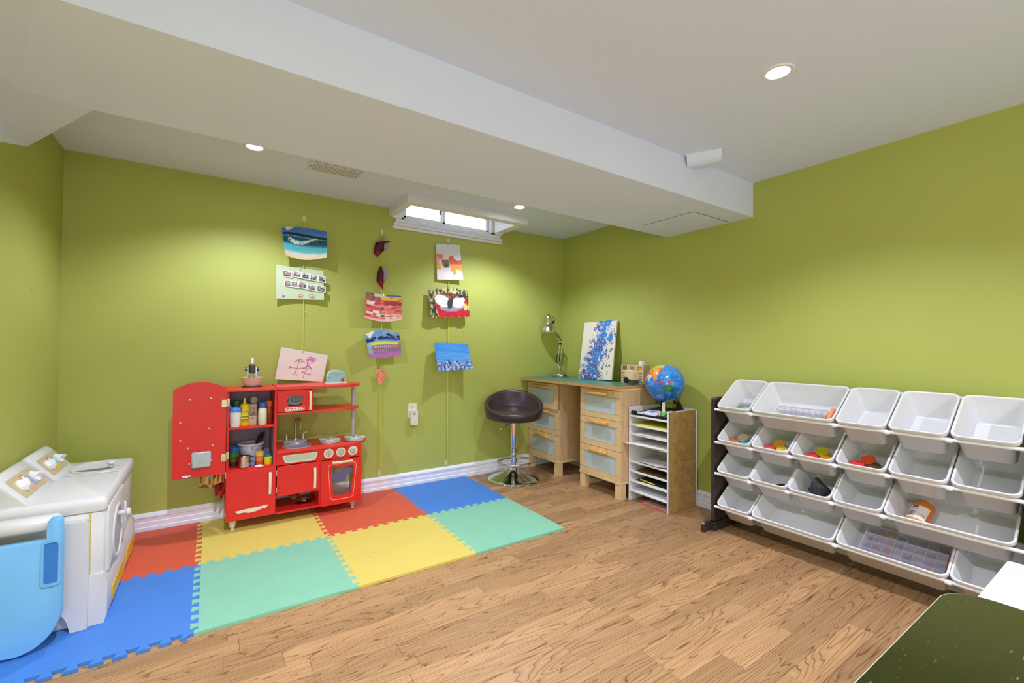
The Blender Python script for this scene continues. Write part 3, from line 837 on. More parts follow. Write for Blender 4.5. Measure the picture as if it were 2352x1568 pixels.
for s_ in (-1, 1):
    b = MB(); b.tube([(s_ * .033, -.010, .052), (s_ * .050, -.010, .056), (s_ * .050, .010, .056), (s_ * .033, .010, .052)], .002, 6); b.build('handle', DARK, r, local=True)
b = MB(); b.lathe([(.013, 0), (.014, .008), (.013, .018)], (-2.607, -.245, ZL), n=16); b.thing('small_cup', mat('cup_sky', (90, 150, 190), rough=.35), 'tiny pale blue cup between the silver pot and the orange cups', 'toy cup')
bottle('lidded_jar', 'small yellow jar with a teal lid at the right of the lower fridge shelf', -2.528, -.255, ZL, [(.021, 0), (.022, .003), (.022, .040), (.018, .045)], YEL, [(.019, .044), (.019, .058), (.0001, .059)], mat('teal_lid', (30, 130, 120), rough=.35), 'lid', cat='toy jar')
# pot lid in the open compartment
r = empty('pot_lid', (-2.315, -.185, .0815), 'dark shiny steel pot lid lying in the open compartment under the small red door', 'toy lid')
b = MB(); b.lathe([(.056, 0), (.057, .002), (.050, .007), (.020, .013), (.0001, .014)], n=32); b.build('dome', STEEL, r, local=True)
b = MB(); b.cyl((0, 0, .012), (0, 0, .020), .003, n=8); b.tube([(-.016, 0, .020), (-.008, 0, .026), (.008, 0, .026), (.016, 0, .020)], .003, 6); b.build('knob', CHROME, r, local=True)
b = MB(); b.lathe([(.020, 0), (.034, .03), (.032, .03), (.019, .002)], (-2.36, -.10, .0815), n=20); b.thing('toy_bowl', mat('bowl_tan', (190, 130, 90), rough=.4), 'small tan bowl behind the steel lid in the open compartment', 'toy bowl')

# ------------------------------------------------------------------ on top of the kitchen
r = empty('toy_mixer', (-2.612, -.160, .8175), 'toy stand mixer seen end on, white bowl with pink inside and black head', 'toy mixer')
b = MB(); b.prism(rrect(-.05, -.045, .055, .045, .02), 'z', 0, .005); b.build('base', mat('base_dark', (70, 66, 50), rough=.4), r, local=True)
b = MB(); b.lathe([(.034, .005), (.046, .016), (.058, .050), (.060, .056), (.056, .056), (.045, .020), (.030, .010), (.0001, .010)], n=32); b.build('bowl', mat('bowl_blush', (220, 208, 202), rough=.35), r, local=True)
for s_ in (-1, 1):
    b = MB(); b.box(s_ * .022 - .0045, -.006, .05, s_ * .022 + .0045, .010, .118, .002); b.build('arm', mat('arm_silver', (210, 210, 220), rough=.25, metal=.5), r, local=True)
b = MB(); b.cyl((0, 0, .045), (0, 0, .10), .003, n=8); b.lathe([(.0001, .048), (.006, .050), (.006, .058), (.0001, .062)], n=10); b.build('whisk_shaft', WHITE, r, local=True)
b = MB(); b.box(-.016, -.045, .082, .016, .040, .134, .006); b.cyl((-.036, 0, .105), (-.027, 0, .105), .012, n=16); b.cyl((.027, 0, .105), (.036, 0, .105), .012, n=16); b.build('head', mat('head_black', (52, 52, 48), rough=.3), r, local=True)
b = MB(); b.box(-.008, -.030, .134, .008, .026, .172, .005); b.build('grip', mat('gloss_white', (250, 250, 250), rough=.1), r, local=True)
r = empty('toy_toaster', (-2.124, -.185, .8205), 'pale blue wooden toy toaster with a red knob and small smiling face marks', 'toy toaster')
TQ = mat('toaster_blue', (140, 204, 208), rough=.4); CRM = mat('birch', (232, 222, 196), rough=.5)
b = MB(); b.box(-.070, -.030, 0, .062, .030, .007, .001); b.build('base', CRM, r, local=True)
sh = [(-.058, .007), (.056, .007), (.056, .045)] + [(.056 - .045 + .045 * math.cos(t), .045 + .043 * math.sin(t)) for t in [PI / 2 * i / 6 for i in range(1, 7)]] + [(-.058 + .045 - .045 * math.sin(t), .045 + .043 * math.cos(t)) for t in [PI / 2 * i / 6 for i in range(0, 7)]]
b = MB(); b.prism(sh, 'y', -.019, .024); b.build('body', CRM, r, local=True)
b = MB(); b.prism(sh, 'y', -.0245, -.019); fp = b.build('front', TQ, r, local=True)
b = MB(); b.box(-.034, -.0252, .059, .030, -.0245, .068, .0003); b.build('slot_mark', mat('slot_grey', (170, 172, 160), rough=.5), fp, local=True)
b = MB(); b.lathe([(.0001, -.036), (.009, -.034), (.011, -.0245)], (.034, 0, .025), n=20, axis='y'); b.build('knob', mat('knob_red', (210, 30, 34), rough=.2), r, local=True)
for q in (-.046, .042):
    b = MB(); b.lathe([(.0001, -.0255), (.0035, -.0252), (.0035, -.0245)], (q, 0, .042), n=12, axis='y'); b.build('eye', mat('dot_teal', (40, 90, 96), rough=.5), fp, local=True)
b = MB()
for q in (-.040, -.030, -.020): b.tube([(q + .004 * math.cos(t), -.0248, .013 + .0045 * math.sin(t)) for t in [2 * PI * i / 12 for i in range(12)]], .0005, 4, closed=True)
b.tube([(-.006 + .02 * i / 8, -.0248, .0135 + .0012 * math.sin(i * 2.5)) for i in range(9)], .0005, 4)
b.build('marks', mat('mark_white', (220, 225, 225), rough=.5), fp, local=True)
# ------------------------------------------------------------------ apron and red straps on the side of the fridge
cv = Cv(120, 90, (228, 214, 140))
k = 0
for jj in range(3):
    for ii in range(6):
        cx = .08 + ii * .17 + (jj % 2) * .04; cy = .16 + jj * .33
        c1 = [(120, 190, 200), (150, 20, 24), (20, 90, 96), (170, 190, 210), (60, 120, 50), (206, 90, 50)][(ii + jj * 2) % 6]; c2 = [(220, 190, 40), (110, 100, 60), (200, 90, 80), (210, 160, 40)][(ii * 2 + jj) % 4]
        cv.ell(cx, cy - .03, .055, .10, c1); cv.poly([(cx - .055, cy), (cx + .055, cy), (cx + .04, cy + .13), (cx - .04, cy + .13)], c2)
f = cv.fn()
b = MB()
def ap(u, v):
    sc_ = 1 - .18 * v
    x = -2.870 + .120 * u + .008 * math.sin(v * 3)
    return (x + .0 * sc_, -.215 - .012 * math.sin(u * 17) - .006 * math.sin(u * 7 + 1) * (1 - v), .272 + .012 * math.sin(u * 9) * (1 - v) + .24 * v)
b.grid(ap, 60, 60, f)
r = empty('apron', (-2.81, -.2, .27), 'cream apron with cupcake and ice cream print hanging beside the fridge behind its open door', 'apron')
b.build('cloth', PRINT(), r, recalc=False)
b = MB(); b.grid(lambda u, v: (-2.868 + .07 * u, -.205 + .01 * math.sin(u * 12), .262 + .02 * v - .008 * u), 20, 4); b.build('hem', mat('hem_brown', (170, 110, 50), rough=.8), r, recalc=False)
b = MB(); b.cyl((-2.742, -.2, .53), (-2.755, -.2, .53), .004, n=8); b.tube([(-2.752, -.2, .53), (-2.80, -.208, .515)], .003, 6); b.build('hanging_loop', mat('strap_red', (170, 20, 30), rough=.6), r)
def ribbon(pts, w, name, label):
    b = MB(); n = len(pts) - 1
    def fn(u, v):
        t = v * n; i = min(n - 1, int(t)); q = t - i
        p = Vector(pts[i]).lerp(Vector(pts[i + 1]), q)
        return (p.x + w * (u - .5) * (1 - .5 * v ** 3), p.y + .012 * math.sin(u * 3 + v * 4), p.z)
    b.grid(fn, 6, 24)
    return b.thing(name, mat('strap_red', (170, 20, 30), rough=.6), label, 'strap', recalc=False)
ribbon([(-2.782, -.16, .33), (-2.788, -.165, .27), (-2.778, -.17, .23), (-2.783, -.17, .196)], .030, 'red_strap', 'dark red fabric strap with a pointed end hanging below the apron')
ribbon([(-2.757, -.16, .33), (-2.762, -.165, .27), (-2.752, -.17, .22), (-2.760, -.17, .176)], .028, 'red_strap', 'dark red fabric strap hanging against the side of the fridge')
# ------------------------------------------------------------------ toy washer with fold-down ironing board
PL = mat('moulded_plastic', (208, 207, 204), rough=.42, noise=.02, nscale=6, bump=.05, bscale=300)
PLG = mat('moulded_recess', (178, 178, 184), rough=.5)
R = empty('toy_washer', (-3.31, -.6, MZ), 'big white moulded toy washing machine with blue ironing board, at the left wall', 'toy washer')
b = MB()
b.box(-3.47, -.965, MZ, -3.155, -.27, .440, .012)
b.prism([(-3.215, MZ), (-3.150, MZ), (-3.142, .05), (-3.142, .17), (-3.150, .185), (-3.155, .2), (-3.215, .2)], 'y', -.975, -.265)
b.build('body', PL, R, ang=50)
b = MB(); b.loft([rrect(-3.478, -.968, -3.150, -.262, .02, 4, .436), rrect(-3.480, -.972, -3.146, -.258, .02, 4, .462), rrect(-3.475, -.966, -3.152, -.264, .018, 4, .480), rrect(-3.465, -.956, -3.162, -.274, .015, 4, .487)])
tp = b.build('top', PL, R, ang=50)
b = MB(); b.box(-3.355, -.560, .4868, -3.160, -.552, .492, .002); b.build('seam_ridge', PL, tp)
# top lid: oval well with a knob
b = MB()
cx, cy = -3.262, -.415
b.lathe([(.098, .4872), (.098, .4905), (.090, .4915), (.084, .489), (.080, .4875), (.0001, .4872)], (cx, cy, 0), n=40, squash=1.25)
ld = b.build('lid', PL, R, ang=50)
b = MB(); b.prism([(cx - .072 + .15 * i / 16, cy - .060 - .026 * math.sin(PI * i / 16)) for i in range(17)] + [(cx + .078 - .15 * i / 16, cy - .055 + .010 * math.sin(PI * i / 16)) for i in range(17)], 'z', .4873, .4888)
b.build('slot', mat('slot_dark', (110, 110, 114), rough=.6), ld)
b = MB(); b.lathe([(.008, .488), (.008, .502), (.015, .504), (.017, .509), (.013, .515), (.0001, .517)], (-3.212, -.455, 0), n=20); b.build('knob', PL, ld, ang=60)
# sloping control panels
TAN = mat('tan_sticker', (190, 176, 134), rough=.5, noise=.06)
for (ya, yb, tag_, kk) in ((-.33, -.615, 'panel', 0), (-.645, -.950, 'panel', 1)):
    b = MB()
    p0 = Vector((-3.368, 0, .487)); p1 = Vector((-3.452, 0, .590))
    prof = [(-3.478, .48), (-3.362, .484), (-3.372, .496), (-3.446, .584), (-3.456, .592), (-3.470, .592), (-3.478, .584)]
    sec = []
    for yy, s_ in ((ya, .90), (ya - .012, 1.0), (yb + .012, 1.0), (yb, .90)):
        sec.append([(-3.43 + (x + 3.43) * (s_ if z > .49 else 1), yy, .48 + (z - .48) * s_) for x, z in prof])
    b.loft(sec); cp = b.build('control_panel', PL, R, ang=50)
    d = (p1 - p0).normalized(); nrm = Vector((d.z, 0, -d.x)); mid = (p0 + p1) / 2 + nrm * .0028; mid.y = (ya + yb) / 2
    F = Matrix(((0, d.x, nrm.x, mid.x), (1, 0, 0, mid.y), (0, d.z, nrm.z, mid.z), (0, 0, 0, 1)))     # local x = world y
    L_ = abs(yb - ya) * .40
    b = MB(); b.m = F; b.prism(rrect(-L_, -.044, L_, .044, .010), 'z', -.001, .002); st = b.build('sticker', TAN, cp, ang=50)
    cols = ([(120, 200, 200), (226, 180, 30), (120, 200, 200)], [(130, 160, 215), (228, 160, 140), (130, 160, 215)])[kk]
    for q in range(3):
        b = MB(); b.m = F; b.box(.018, -.030 + q * .017, .002, .042, -.016 + q * .017, .0032, .0005); b.build('button', mat('button_%d%d' % (kk, q), cols[0], rough=.5), st)
    for q in range(3):
        b = MB(); b.m = F; b.box(-.034 + q * .017, -.034, .002, -.020 + q * .017, -.018, .0032, .0005); b.build('button', mat('button2_%d' % kk, cols[1], rough=.5), st)
    b = MB(); b.m = F; b.box(-.022, .004, .002, .006, .032, .003, .001); lab = b.build('label_plate', mat('label_red', (206, 80, 56), rough=.5), st)
    b = MB(); b.m = F; b.box(-.018, .008, .003, .002, .028, .0036, .001); b.build('label_face', WHITE, st)
    for sx in (-.068, .070):
        b = MB(); b.m = F @ Matrix.Translation((sx, .0, 0)) @ Matrix.Rotation(.5 if sx < 0 else -.3, 4, 'Z')
        b.lathe([(.025, .002), (.025, .008), (.020, .012), (.0001, .013)], n=24); b.loft([[(-.024, -.009, .010), (.024, -.009, .010), (.024, .009, .010), (-.024, .009, .010)], [(-.020, -.004, .028), (.022, -.004, .026), (.022, .004, .026), (-.020, .004, .028)]])
        b.build('knob', WHITE, cp, ang=50)
# round front door on the side facing the room
cyd, czd = -.770, .290
b = MB()
b.m = Matrix.Translation((-3.155, cyd, czd)) @ Matrix.Rotation(PI / 2, 4, 'Y')
b.loft([rrect(-.150, -.165, .110, .175, .02, 4, 0), rrect(-.150, -.165, .110, .175, .02, 4, .008), rrect(-.144, -.159, .104, .169, .018, 4, .012)])
dp = b.build('door_panel', PL, R, ang=50)
b = MB(); b.lathe([(.112, -3.1435), (.108, -3.138), (.098, -3.137), (.094, -3.1425), (.094, -3.1435)], (0, cyd, czd), n=44, axis='x', caps=False); b.build('porthole_ring', PL, dp, ang=60)
b = MB(); b.lathe([(.0001, -3.1415), (.0935, -3.1425)], (0, cyd, czd), n=44, axis='x', caps=False); b.build('porthole', PLG, dp)
b = MB(); b.lathe([(.009, -3.142), (.009, -3.120), (.016, -3.117), (.018, -3.110), (.013, -3.102), (.0001, -3.100)], (0, cyd + .02, czd + .062), n=20, axis='x'); b.build('door_knob', PL, dp, ang=60)
YST = mat('washer_yellow', (228, 184, 24), rough=.4)
for (y0_, y1_) in ((-.33, -.53), (-.62, -.88)):
    b = MB(); b.m = Matrix.Translation((-3.1425, 0, 0)); b.box(0, y0_, .045, .0035, y1_, .105, .0015); b.build('kick_strip', YST, R)
b = MB(); b.box(-3.152, -.575, .23, -3.140, -.560, .345, .002); b.build('side_strip', YST, R)
b = MB(); b.box(-3.157, -.60, .225, -3.136, -.575, .355, .005); b.build('side_rib', PL, R)
b = MB(); b.box(-3.198, -.9655, .185, -3.193, -.962, .435, .001); b.box(-3.198, -.9665, .183, -3.193, -.9655, .435); b.build('front_strip', mat('strip_olive', (190, 180, 80), rough=.5), R)
b = MB(); arch = [(-3.31 - .055 * 0, MZ)]
pts = [(-3.196, MZ), (-3.196, .40), (-3.205, .412), (-3.262, .412), (-3.262, .372), (-3.47, .372), (-3.47, MZ + .05)]
for i in range(9):
    t = i / 8 * PI / 2; pts.append((-3.310 - .06 * (1 - math.sin(t)) + .06 * 0, MZ + .05 + .062 * math.sin(t) if i < 8 else MZ + .112))
pts = [(-3.196, MZ), (-3.196, .40), (-3.205, .412), (-3.262, .412), (-3.262, .372), (-3.47, .372), (-3.47, MZ + .10), (-3.32, MZ + .10)]
for i in range(1, 8): t = i / 8 * PI / 2; pts.append((-3.32 + .075 * math.sin(t), MZ + .10 * math.cos(t)))
pts.append((-3.243, MZ))
b.prism(pts, 'y', -.992, -.966); b.build('front_panel', PL, R)
# roller box and blue board
b = MB(); b.m = Matrix.Translation((0, 0, 0)); b.box(-3.485, -1.058, .412, -3.262, -.992, .462, .014); b.build('roller_box', PL, R, ang=60)
BB = mat('board_blue', (112, 178, 226), rough=.42, noise=.02, bump=.04, bscale=200)
o_ = [(-3.287, .395), (-3.287, .455), (-3.280, .466), (-3.256, .466), (-3.250, .458), (-3.247, .39), (-3.247, .16)]
for i in range(1, 15): t = i / 14 * PI / 2; o_.append((-3.367 + .120 * math.cos(t), .155 - .138 * math.sin(t)))
for i in range(1, 12): t = i / 12 * PI / 2; o_.append((-3.367 - .118 * math.sin(t), .155 - .138 * math.cos(t)))
o_ += [(-3.485, .155), (-3.485, .395)]
cxm = sum(p[0] for p in o_) / len(o_); czm = sum(p[1] for p in o_) / len(o_)
def inset(pp, k): return [(cxm + (x - cxm) * k, czm + (z - czm) * k) for x, z in pp]
b = MB(); b.loft([[(x, -1.060, z) for x, z in o_], [(x, -1.076, z) for x, z in o_], [(x, -1.081, z) for x, z in inset(o_, .975)]]); bb_ = b.build('ironing_board', BB, R, ang=50)
b = MB(); b.ringprism(rrect(-3.302, .235, -3.250, .392, .012), rrect(-3.294, .245, -3.258, .384, .009), 'y', -1.0855, -1.0812); b.build('handle_rim', BB, bb_, ang=50)
b = MB(); b.prism(rrect(-3.294, .245, -3.258, .384, .009), 'y', -1.0825, -1.0812); b.build('handle_recess', mat('board_blue_deep', (48, 120, 196), rough=.45), bb_)

# ------------------------------------------------------------------ children's pictures on three hanging cords
CORD = mat('cord_lime', (206, 214, 84), rough=.7)
CLIP = mat('paper_clip', (200, 200, 190), rough=.3, metal=.7)
HOOKM = mat('hook_white', (222, 220, 190), rough=.3)
cords = [('left', -2.305, 1.905, .790), ('middle', -1.768, 1.890, .115), ('right', -1.220, 1.905, .115)]
for nm, x, z1, z0 in cords:
    r = empty('hanging_cord', (x, -.01, z0), 'thin lime green cord hanging down the wall, %s of the three picture strings' % nm, 'cord', 'cords that hold the pictures')
    b = MB(); b.tube([(x, -.010, z1), (x + .002, -.011, (z1 + z0) / 2), (x + .003, -.012, z0)], .0030, 6); b.build('string', CORD, r)
    for q, zz in enumerate((z1 - .35, z1 - .60)):
        if zz > z0:
            b = MB(); b.tube([(x, -.012, zz), (x + .012, -.02, zz - .012), (x + .022, -.022, zz - .010)], .0016, 5); b.build('knot_tail', CORD, r)
    r = empty('wall_hook', (x, 0, z1), 'small white adhesive hook at the top of the %s picture string' % nm, 'hook', 'adhesive hooks')
    b = MB(); b.prism(rrect(x - .010, z1 - .004, x + .010, z1 + .038, .008), 'y', -.004, -.0003); b.build('pad', HOOKM, r)
    b = MB(); b.tube([(x, -.004, z1 + .020), (x, -.010, z1 + .006), (x, -.014, z1 + .000), (x, -.016, z1 + .008)], .003, 6); b.build('prong', HOOKM, r)
    if z0 < .2:
        r = empty('wall_hook', (x, 0, z0), 'small clear adhesive hook just above the baseboard at the foot of the %s string' % nm, 'hook', 'adhesive hooks')
        b = MB(); b.prism(rrect(x - .009, z0 - .002, x + .011, z0 + .042, .006), 'y', -.004, -.0003); b.build('pad', HOOKM, r)
        b = MB(); b.tube([(x, -.004, z0 + .020), (x, -.012, z0 + .010), (x, -.014, z0 + .018)], .003, 6); b.build('prong', HOOKM, r)
PAPER = mat('paper_white', (236, 232, 226), rough=.7, noise=.01)
def sheet(label, tl, tr, br, bl, cv, bulge, clip=True, nu=100, nv=74, zf=None, name='painting', cat='painting'):
    f = cv.fn()
    def pos(u, v):
        x = (bl[0] * (1 - u) + br[0] * u) * (1 - v) + (tl[0] * (1 - u) + tr[0] * u) * v
        z = (bl[1] * (1 - u) + br[1] * u) * (1 - v) + (tl[1] * (1 - u) + tr[1] * u) * v
        if zf: z += zf(u, v)
        return (x, -.018 - bulge(u, v), z)
    r = empty(name, ((bl[0] + br[0]) / 2, -.018, min(bl[1], br[1])), label, cat, 'pictures hung on the cords')
    MB().grid(pos, nu, nv, f).build('sheet', PRINT(), r, recalc=False)
    MB().grid(lambda u, v: (pos(u, v)[0], pos(u, v)[1] + .0012, pos(u, v)[2]), 24, 18).build('back', PAPER, r, recalc=False)
    if clip:
        p = pos(.5 if clip is True else clip, 1); b = MB()
        b.tube([(p[0] + dx, p[1] - .002, p[2] + dz) for dx, dz in ((0, .012), (.010, .004), (.004, -.014), (-.004, -.012), (0, .004))], .0012, 5)
        b.build('paper_clip', CLIP, r)
    return r
# 1 sea
cv = Cv(150, 112, (54, 110, 205)); n1 = cv.noise(7, 6, 1); n2 = cv.noise(40, 30, 2); n3 = cv.noise(12, 40, 5)
cv.mask(np.clip((cv.Y - .02) * 3.5, 0, 1) * (cv.X * .6 + .3), (150, 190, 235), .8); cv.mask(n1 * .5, (90, 130, 210), .5)
hz = .165 + .10 * cv.X
cv.mask((cv.Y > hz), (16, 34, 66)); cv.mask((cv.Y > hz + .075) & (n2 > .2), (20, 96, 130))
cv.mask(np.exp(-((cv.Y - hz - .095 - .01 * n1) / .012) ** 2), (190, 225, 235), .8)
cv.mask(np.clip((cv.Y - hz - .10) * 8, 0, 1) * (n3 > .45), (12, 60, 92), .7)
cv.mask(np.clip((cv.Y - .50 - .08 * cv.X) * 12, 0, 1), (96, 196, 206)); cv.mask(np.clip((cv.Y - .50) * 12, 0, 1) * (n3 > .6) * (cv.Y < .72), (70, 176, 196), .5)
cv.mask((cv.Y > hz + .20) & (cv.Y < hz + .30) & (cv.Y < .57 + .04 * cv.X) & (n2 > .35), (14, 70, 104), .8)
w_ = .40 + .10 * np.sin((cv.X - .12) * 6.0) - .35 * np.clip(.22 - cv.X, 0, 1)
cv.mask((np.abs(cv.Y - w_ - .04 * (n2 - .5)) < .075 * np.clip(1.15 - cv.X, .3, 1)) & (cv.X > .12) & (cv.X < .80) & (n2 + .5 * n1 > .42), (236, 238, 236), .95)
cv.mask(np.clip((cv.Y - .74 - .05 * cv.X - .03 * n1) * 14, 0, 1), (226, 226, 220)); cv.mask(np.clip((cv.Y - .86 - .03 * cv.X) * 10, 0, 1), (238, 214, 170))
cv.poly([(.07, .0), (.30, .0), (.13, .14)], (232, 230, 226))
sheet('beach painting with a breaking white wave, top of the left string', (-2.452, 1.832), (-2.176, 1.838), (-2.176, 1.660), (-2.432, 1.648), cv,
      lambda u, v: .006 + .055 * abs(2 * u - 1) ** 2.2 + .014 * math.sin(PI * v) + .02 * (1 - v), zf=lambda u, v: .022 * math.sin(PI * u) * v - .016 * math.sin(PI * u) * (1 - v) - .012 * max(0, 1 - 8 * u) * v)
# 2 photo strips on mint paper
cv = Cv(150, 108, (196, 214, 178)); cv.mask(cv.noise(3, 3, 8) * .5, (176, 200, 168), .6); cv.mask(np.clip(.25 - cv.X, 0, 1), (226, 226, 206), 1)
cv.ell(.155, .93, .028, .035, (130, 90, 150)); cv.ell(.50, .925, .020, .028, (190, 60, 50)); cv.ell(.51, .89, .045, .05, (190, 70, 50), .8, .14); cv.ell(.74, .88, .05, .06, (170, 70, 60), .8, .12); cv.ell(.76, .93, .03, .03, (180, 80, 60), .8, .3)
cv.line([(.52, .44), (.52, .455)], .006, (60, 60, 60)); cv.line([(.79, .40), (.785, .46)], .006, (220, 110, 60))
ms = sheet('pale mint sheet with two rows of small photo strips, second on the left string', (-2.474, 1.590), (-2.185, 1.578), (-2.178, 1.380), (-2.474, 1.370), cv, lambda u, v: .004 + .018 * (2 * u - 1) ** 2, nu=90, nv=64)
def strip(x0, z0, x1, z1, h, k, seed):
    cv = Cv(36 * k, 34, (234, 232, 222))
    for i in range(k):
        a_, b_ = (i + .1) / k, (i + .92) / k
        c = cv.noise(8 * k, 7, seed + i); m_ = (cv.X > a_) & (cv.X < b_) & (cv.Y > .12) & (cv.Y < .88)
        d = cv.noise(18 * k, 14, seed + i + 50); g_ = np.clip(1.9 * (.55 * c + .35 * d + .25 * cv.Y - .30), 0, 1)
        cv.mask(m_ * 1.0, (222, 222, 220)); cv.mask(m_ * g_, (38, 38, 40))
        if i == 0: cv.mask(m_ & (cv.noise(5 * k, 5, seed + 9) > .66), (196, 96, 88), .7)
    f = cv.fn(); b = MB()
    b.grid(lambda u, v: (x0 + (x1 - x0) * u, -.0255 - .018 * (u if x1 > -2.3 else .35) ** 2 * 1.0 - .004, z0 + (z1 - z0) * u + h * (v - .5)), 32 * k, 30, f)
    b.build('photo_strip', PRINT(), ms, recalc=False)
strip(-2.440, 1.540, -2.378, 1.534, .042, 1, 20); strip(-2.375, 1.543, -2.168, 1.515, .042, 4, 30)
strip(-2.425, 1.476, -2.345, 1.472, .042, 2, 40); strip(-2.343, 1.474, -2.170, 1.448, .042, 3, 50)
# 3 pencil drawing
cv = Cv(260, 190, (226, 214, 206)); cv.mask(cv.noise(3, 3, 4) * .5, (216, 202, 200), .7); P1 = (176, 84, 120); P2 = (190, 40, 150)
cv.line([(.33, .41), (.41, .30), (.46, .31), (.54, .40)], .0075, P1); cv.ell(.45, .35, .035, .045, P1, 1, .17); cv.line([(.405, .34), (.405, .60), (.38, .72), (.34, .84)], .0058, P1); cv.line([(.38, .70), (.42, .85)], .0058, P1)
cv.line([(.26, .60), (.40, .61), (.52, .585), (.57, .60)], .0058, P1); cv.line([(.25, .56), (.28, .60), (.23, .62)], .0075, P1); cv.line([(.50, .55), (.52, .585), (.56, .56)], .0075, P1)
cv.line([(.60, .44), (.57, .28), (.60, .19), (.66, .16), (.70, .20), (.74, .19), (.755, .24), (.72, .33), (.60, .44)], .006, P2)
for i in range(12): cv.line([(.58 + .012 * i, .26 + .10 * math.sin(i * 1.7) * .5 + .04), (.61 + .012 * i, .22 + .07 * math.cos(i * 1.1) * .5)], .006, P2, .8)
cv.line([(.57, .60), (.585, .50), (.62, .47), (.65, .50), (.71, .60)], .006, (170, 40, 130)); cv.line([(.66, .50), (.71, .60)], .008, (180, 40, 140)); cv.ell(.62, .54, .03, .05, P1, 1, .16)
cv.line([(.60, .60), (.57, .75), (.565, .90)], .006, P1); cv.line([(.51, .70), (.56, .745), (.68, .78)], .0058, P1); cv.ell(.685, .77, .025, .025, P1, 1, .2); cv.line([(.53, .68), (.54, .73)], .0075, P1)
sheet('tilted white sheet with a pink drawing of two stick figures above the play kitchen', (-2.437, 1.058), (-2.144, 1.003), (-2.178, .822), (-2.472, .850), cv, lambda u, v: .004 + .016 * (1 - v), clip=.44, nu=200, nv=146, cat='drawing', name='drawing')
# 4 red abstract
cv = Cv(130, 98, (206, 62, 66)); n1 = cv.noise(4, 26, 61); n2 = cv.noise(10, 60, 62); n3 = cv.noise(9, 12, 63)
cv.mask(n1 > .6, (226, 110, 110), .8); cv.mask((n2 > .72), (240, 200, 196), .7); cv.mask((cv.Y < .22) & (cv.X < .42), (110, 84, 140)); cv.mask((cv.Y < .22) & (cv.X < .42) & (n3 > .5), (190, 120, 70), .8)
cv.mask((cv.Y < .2) & (cv.X > .45) & (n1 > .2), (238, 190, 70)); cv.mask((cv.Y < .06) & (cv.X > .6), (60, 110, 160)); cv.mask((cv.Y < .1) & (cv.X > .25) & (cv.X < .5), (226, 226, 220), .9)
cv.mask((cv.Y > .30) & (cv.Y < .42) & (cv.X > .03) & (cv.X < .28 - .3 * (cv.Y - .3)) , (240, 236, 228), .95); cv.mask((np.abs(cv.Y - .43 - .02 * cv.X) < .012), (245, 225, 215), .9)
cv.mask((cv.Y > .24) & (cv.Y < .40) & (cv.X > .55) & (n3 > .4), (150, 50, 70), .8)
cv.mask((cv.Y > .62) & (cv.Y < .72) & (cv.X > .22) & (cv.X < .40), (236, 230, 222)); cv.mask((cv.Y > .70) & (cv.Y < .80) & (cv.X > .03) & (cv.X < .22), (230, 220, 205)); cv.mask((cv.Y > .74) & (cv.Y < .82) & (cv.X > .32) & (cv.X < .46), (236, 226, 215))
cv.rect(.46, .46, .52, .60, (90, 70, 150), .9); cv.rect(.42, .70, .56, .86, (226, 200, 80), .9); cv.rect(.45, .76, .54, .84, (50, 90, 170)); cv.mask((cv.Y > .74) & (cv.X > .56) & (n2 > .35), (232, 226, 190), .85); cv.mask((cv.Y > .90), (236, 190, 200), .8)
sheet('red abstract painting in horizontal smears, below the two dark curled papers', (-1.895, 1.452), (-1.636, 1.442), (-1.620, 1.268), (-1.905, 1.270), cv, lambda u, v: .006 + .035 * (2 * u - 1) ** 2 * (.5 + .5 * v) + .008 * (1 - v), zf=lambda u, v: -.022 * math.sin(PI * u) * (1 - v))
# 5 blue and violet painting, corner curled
cv = Cv(140, 100, (110, 150, 200)); n1 = cv.noise(5, 26, 71); n2 = cv.noise(24, 18, 72)
cv.mask(n1 > .6, (140, 176, 214), .7); cv.mask((np.abs(cv.Y - .15 - .03 * np.sin(cv.X * 9)) < .045) & (cv.X > .62) & (n2 > .35), (18, 28, 70)); cv.mask((np.abs(cv.Y - .25) < .035) & (n2 > .45), (24, 50, 56)); cv.mask((np.abs(cv.Y - .33 + .05 * cv.X) < .055 - .03 * cv.X) & (n2 > .2), (14, 36, 120))
cv.mask(cv.Y > .42, (110, 160, 190)); cv.mask((np.abs(cv.Y - .47) < .05) & (cv.X > .1) & (cv.X < .93) & (n1 > .15), (222, 220, 84)); cv.mask((cv.Y > .53), (130, 110, 150)); cv.mask((cv.X < .16) & (cv.Y > .4), (150, 200, 205), .8)
cv.mask((cv.Y > .56) & (cv.Y < .64) & (np.sin(cv.X * 110) > 0) & (cv.X > .2) & (cv.X < .85), (205, 205, 220)); cv.mask((cv.Y > .62) & (cv.Y < .70) & (n2 > .45), (206, 100, 50), .85); cv.ell(.88, .58, .06, .06, (220, 110, 50)); cv.mask((cv.Y > .70) & (cv.Y < .78) & (np.sin(cv.X * 160) > .2) & (cv.X < .6), (170, 160, 180), .8)
cv.mask(np.clip((cv.Y - .78) * 12, 0, 1), (186, 110, 176)); cv.poly([(.02, .0), (.30, .0), (.12, .24)], (236, 234, 230))
sheet('blue and violet painting with a curled white corner, lower on the middle string', (-1.902, 1.150), (-1.640, 1.168), (-1.618, 1.006), (-1.868, .982), cv, lambda u, v: .006 + .05 * max(0, .5 - u) ** 2 * 3 + .012 * u ** 2, zf=lambda u, v: .028 * math.sin(PI * min(1, u * 1.1)) * v - .012 * math.sin(PI * u) * (1 - v))
